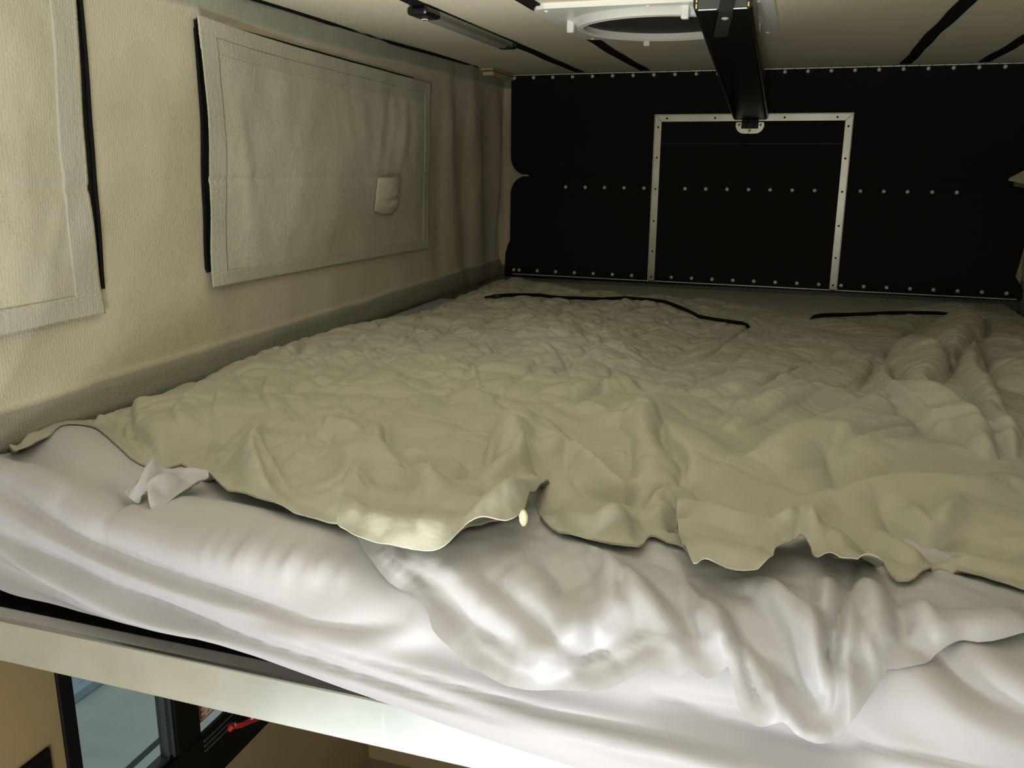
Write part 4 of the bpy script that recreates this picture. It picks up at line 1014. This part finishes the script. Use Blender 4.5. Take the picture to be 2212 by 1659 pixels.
DUV = [(19, 948), (22, 962), (36, 972), (60, 967), (82, 955), (105, 945), (125, 930), (145, 921), (199, 921), (228, 942), (252, 962), (285, 982), (317, 989), (354, 990), (390, 978), (407, 990), (439, 1011), (456, 1022), (488, 1051), (541, 1072), (590, 1092), (635, 1115), (683, 1125), (728, 1136), (760, 1140), (800, 1152), (850, 1170), (902, 1180), (953, 1178), (982, 1160), (1011, 1138), (1054, 1125), (1098, 1119), (1120, 1106), (1136, 1085), (1150, 1075), (1163, 1096), (1177, 1124), (1213, 1146), (1264, 1166), (1320, 1178), (1380, 1182), (1396, 1160), (1412, 1150), (1440, 1164), (1476, 1172), (1500, 1205), (1528, 1200), (1569, 1214), (1606, 1218), (1645, 1206), (1658, 1186), (1668, 1164), (1697, 1150), (1729, 1140), (1755, 1152), (1772, 1182), (1802, 1190), (1857, 1196), (1900, 1205), (1917, 1238), (1949, 1252), (1976, 1252), (1995, 1234), (2031, 1213), (2068, 1229), (2118, 1238), (2160, 1250), (2212, 1266), (2300, 1290),
       ('w', 1.50, 2.40), ('w', 1.68, 2.41), ('w', 1.735, 2.36), ('w', 1.74, 1.8), ('w', 1.74, 1.0), ('w', 1.735, 0.40),
       (2260, 690), (2200, 686), (2160, 680), (2140, 672), (2118, 658), (2070, 655), (2000, 662), (1900, 670), (1820, 672), (1750, 672), (1680, 662), (1600, 656), (1500, 652), (1400, 652), (1345, 645), (1290, 640), (1240, 632), (1200, 624), (1140, 615), (1080, 612), (1040, 618), (1000, 636), (935, 660), (870, 686), (800, 706), ('w', -0.028, 1.10), ('w', -0.034, 1.5), ('w', -0.034, 1.9), ('w', -0.034, 2.15)]
dv = cloth('duvet', DUV, 0.026, duvet_h, 0.0042, M_duvet, 0.0028)
tag(dv, 'rumpled cream-white duvet spread unmade over the whole bed', 'duvet')

def hem_flap(outline, merge, lift, step=0.0035, noise=0.004):
    ML = smooth_line(to_bed(merge, 0.045), 0.012)
    def hf(X, S, D):
        dm, _ = line_dist(X, S, ML); dm = np.abs(dm); w = sm(0.0, 0.055, dm)
        b = duvet_h(X, S, np.maximum(D, 0.0)+0.02)
        return b-0.006+(lift+0.006)*w+w*noise*gn(X*22+5, S*22)*sm(0.05, 0.0, D)+0.0012*np.exp(-((D-0.016)/0.002)**2)*w
    return cloth('hem_flap', outline, 0.048, hf, step, M_duvet, 0.0016, dv)
hem_flap([(748, 1003), (744, 1040), (743, 1075), (744, 1102), (740, 1130), (737, 1152), (755, 1160), (776, 1171), (823, 1187), (863, 1200), (902, 1208), (953, 1206), (982, 1188), (1011, 1158), (1054, 1143), (1098, 1138), (1127, 1122), (1145, 1090), (1163, 1060), (1190, 1025), (1160, 990), (1115, 978), (1085, 1000), (1040, 1022), (960, 1005), (860, 985), (800, 975)],
         [(800, 970), (860, 980), (960, 1000), (1040, 1016), (1085, 995), (1115, 972), (1165, 985), (1195, 1025)], 0.017, noise=0.008)
hem_flap([(1462, 1065), (1463, 1100), (1468, 1140), (1478, 1180), (1498, 1227), (1513, 1219), (1528, 1217), (1569, 1235), (1606, 1239), (1656, 1226), (1670, 1207), (1675, 1186), (1697, 1170), (1729, 1154), (1752, 1178), (1760, 1206), (1802, 1204), (1857, 1210), (1908, 1217), (1900, 1180), (1870, 1130), (1800, 1100), (1720, 1112), (1660, 1118), (1580, 1090), (1510, 1058)],
         [(1500, 1050), (1580, 1084), (1660, 1112), (1720, 1106), (1800, 1094), (1875, 1125), (1908, 1180)], 0.018, noise=0.003)

# --- black strap lying across the duvet
def strap_run(pts, name_m, w):
    Q = to_bed(pts, 0.045); L = smooth_line(Q, 0.012)
    h = duvet_h(L[:, 0], L[:, 1], np.full(len(L), 0.2)); h = np.convolve(np.pad(h, 6, mode='edge'), np.ones(13)/13, 'valid')
    return L, h
SP = [(1047, 662), (1062, 660), (1080, 658), (1100, 657), (1130, 656), (1160, 658), (1220, 662), (1300, 665), (1380, 665), (1430, 668), (1460, 675), (1500, 688), (1512, 692), (1560, 697), (1612, 702), (1665, 700), (1715, 693), (1755, 688), (1800, 684), (1860, 681), (1950, 681), (2050, 684), (2112, 690)]
L, h = strap_run(SP, None, 0.02)
hid = to_bed([(1616, 702), (1750, 688)], 0.045)[:, 0]
off = h+0.007
off = off-0.030*sm(hid[0]-0.01, hid[0]+0.02, L[:, 0])*sm(hid[1]+0.01, hid[1]-0.02, L[:, 0])
P3 = bed_pt(L[:, 0], L[:, 1], off)
sb_ = empty('bed_strap', tuple(P3[0]))
ws = [0.016*min(1, 0.35+k/10) if k < 8 else (0.016 if k < len(P3)-8 else 0.016*max(0.3, (len(P3)-1-k)/8)) for k in range(len(P3))]
MB().band([tuple(p) for p in P3], (0, -0.80, 0.60), ws, 0.0022).build('webbing', M_blackw, sb_)
bq = to_bed([(1073, 659)], 0.045)[0]; bh = float(duvet_h(np.array([bq[0]]), np.array([bq[1]]), np.array([0.2]))[0]); bp = bed_pt(bq[0], bq[1], bh+0.010)
MB().box(bp[0]-0.013, bp[0]+0.013, bp[1]-0.011, bp[1]+0.011, bp[2]-0.006, bp[2]+0.006, 0.003).build('buckle', M_black, sb_)
tag(sb_, 'thin black strap with a buckle lying across the far end of the duvet', 'strap')
# small clear plastic drop hanging at the duvet hem
cp = to_bed([(1131, 1128)], 0.05)[0]; cq = bed_pt(cp[0], cp[1], 0.045)
o = MB().lathe([(0.0, 0.0), (0.0030, 0.002), (0.0050, 0.008), (0.0052, 0.015), (0.0030, 0.021), (0.0, 0.023)], 18, along(Vector(cq), (0.05, -0.25, 1))).build('toggle', M_glue, None, smooth=True)
tag(o, 'small translucent toggle hanging from the duvet hem at the bed front centre', 'toggle')

# ================================================================ LOWER SIDE WINDOW
w4 = struct(empty('window_4', (-0.07, -1.8, -0.6)))
gx = -0.072
def wbox(name, y0, y1, z0, z1, x0, x1, m_, bev=0.002, par=w4): return MB().box(x0, x1, y0, y1, z0, z1, bev).build(name, m_, par)
# outer frame flange
m = MB()
m.box(-0.077, -0.044, WY0, WY0+0.029, WZ0, WZ1, 0.002).box(-0.077, -0.044, WY1-0.04, WY1, WZ0, WZ1, 0.002)
m.box(-0.056, -0.044, WY0, WY1, WZ0, -0.736, 0.002).box(-0.077, -0.044, WY0, WY1, WZ1-0.04, WZ1, 0.002)
m.box(-0.077, -0.046, -2.003, -1.932, -0.745, WZ1, 0.002)
m.build('frame', M_wframe, w4)
m = MB()
m.box(-0.080, -0.058, -2.018, -2.003, -0.742, WZ1, 0.002).box(-0.080, -0.058, WY0+0.029, -2.003, -0.742, -0.728, 0.002)
m.box(-0.074, -0.052, -2.008, -2.004, -0.742, WZ1, 0.001)
m.build('sash_gasket', M_gasket, w4)
m = MB()
for k in range(3): m.box(-0.044-0.001, -0.0415, -1.93, WY1-0.02, -0.742-0.012-k*0.012, -0.742-0.006-k*0.012, 0.0008)
m.build('track', M_gasket, w4)
wbox('pane', WY0+0.02, -2.0, -0.83, WZ1-0.02, gx-0.002, gx+0.002, M_glass, 0)
wbox('pane', -1.95, WY1-0.02, -0.83, WZ1-0.02, gx+0.006, gx+0.010, M_glass, 0)
# EXIT sticker on the second pane: paper with red rule and letters
sx = gx+0.0112
stk = empty('exit_sticker', (sx, -1.85, -0.67))
e0 = on(434, 1552, 0, sx); e1 = on(432, 1529, 0, sx); e2 = on(449, 1538, 0, sx); b0 = on(433, 1561, 0, sx)
LH = e1[2]-e0[2]; LP = e2[1]-e0[1]
SY0, SY1, SZ0, SZ1 = e0[1]-LP*0.6, e0[1]+LP*4.2, b0[2], e1[2]+(e0[2]-b0[2])*1.1
MB().box(sx-0.0006, sx, SY0, SY1, SZ0, SZ1).build('paper', M_stick, stk)
m = MB()
for (a0, a1, b0, b1) in ((SY0, SY1, SZ0, SZ0+0.0022), (SY0, SY1, SZ1-0.0022, SZ1), (SY1-0.0022, SY1, SZ0, SZ1)): m.box(sx, sx+0.0006, a0, a1, b0, b1)
m.build('border', M_redink, stk)
def stroke_letter(m, segs, y, z, hh, ww, t=0.0026):
    for (u0, v0, u1, v1) in segs:
        a = Vector((sx+0.0004, y+u0*ww, z+v0*hh)); b = Vector((sx+0.0004, y+u1*ww, z+v1*hh))
        m.band([a, b], (b-a).cross(Vector((1, 0, 0))), t, 0.0006)
LT = {'E': [(0, 0, 0, 1), (0, 0, 1, 0), (0, 0.5, 0.8, 0.5), (0, 1, 1, 1)], 'X': [(0, 0, 1, 1), (0, 1, 1, 0)], 'I': [(0.5, 0, 0.5, 1)], 'T': [(0, 1, 1, 1), (0.5, 0, 0.5, 1)]}
y = e0[1]
for ch in 'EXIT': m = MB(); stroke_letter(m, LT[ch], y, e0[2], LH, LP*0.55); y += LP; m.build('letter', M_redink, stk)
tag(stk, 'EXIT sticker in red letters on the small pane of the lower window', 'sticker')
# red release strap of the window
rs = empty('red_strap', (-0.04, -1.76, -0.78))
a = on(500, 1570, 0, -0.030); b = on(540, 1556, 0, -0.024); c = on(575, 1543, 0, -0.026); d = on(640, 1515, 0, -0.034)
MB().band([tuple(a), tuple((a+b)/2+[0.004, 0, -0.002]), tuple(b), tuple(c), tuple(d)], (0.15, 0.5, 0.85), [0.012, 0.012, 0.017, 0.018, 0.015], 0.003).build('webbing', M_red, rs)
MB().band([tuple(b+[0.004, 0, 0.006]), tuple(c+[0.003, 0, 0.006]), tuple(d+[0.003, 0, 0.006])], (0.15, 0.5, 0.85), 0.007, 0.001).build('stripe', M_white, rs)
MB().tube([tuple(a+[0, -0.010, -0.004]), tuple(a+[0.002, -0.004, 0.002]), tuple(a+[0.0, 0.004, 0.004])], [0.005, 0.008, 0.006], 10).build('loop_end', M_red, rs, smooth=True)
MB().lathe([(0, 0.003), (0.003, 0.0025), (0.0048, 0)], 14, along(Vector(a+[0.004, 0.006, 0.002]), (1, 0, 0.3))).build('snap', M_steel, rs, smooth=True)
tag(rs, 'red release strap hanging at the lower window corner under the beam', 'strap')
# black box low on the cabin wall
bxp = empty('control_panel', (-0.04, -2.45, -0.63))
MB().box(-0.0495, -0.0435, -2.62, -2.300, -0.78, -0.504, 0.001).build('body', M_wframe, bxp)
tag(bxp, 'flat black panel on the tan cabin wall below the beam at the lower left', 'panel')

# ================================================================ OUTSIDE the lower window: garage floor and threshold
ZG = -2.30
struct(MB().box(-6.5, -0.4, -7.0, 6.0, ZG-0.05, ZG).build('ground', M_conc))
struct(MB().box(-6.6, -6.5, -7.0, 6.0, ZG, 1.5).build('wall_garage', M_conc))
g0 = on(374, 1573, 2, ZG); g1 = on(279, 1659, 2, ZG); dd = (g0-g1)/np.linalg.norm(g0-g1)
m = MB(); m.band([tuple(g0+dd*3), tuple(g1-dd*3)], (1, 0, 0) if abs(dd[0]) < 0.7 else (0, 1, 0), 0.035, 0.004)
struct(m.build('trim_3', M_dark))
rails = empty('threshold_rails', (-2, -2, ZG))
for k, (p0, p1, wdt) in enumerate((((152, 1476), (172, 1462), 0.05), ((152, 1490), (190, 1466), 0.05), ((155, 1505), (205, 1470), 0.06))):
    a = on(*p0, 2, ZG+0.03); b = on(*p1, 2, ZG+0.03); d = (b-a)/np.linalg.norm(b-a)
    MB().band([tuple(a-d*1.5), tuple(b+d*1.5)], (-d[1], d[0], 0), wdt, 0.05).build('rail', M_blue, rails)
tag(rails, 'blue-grey metal rails on the garage floor seen through the lower window', 'rails')
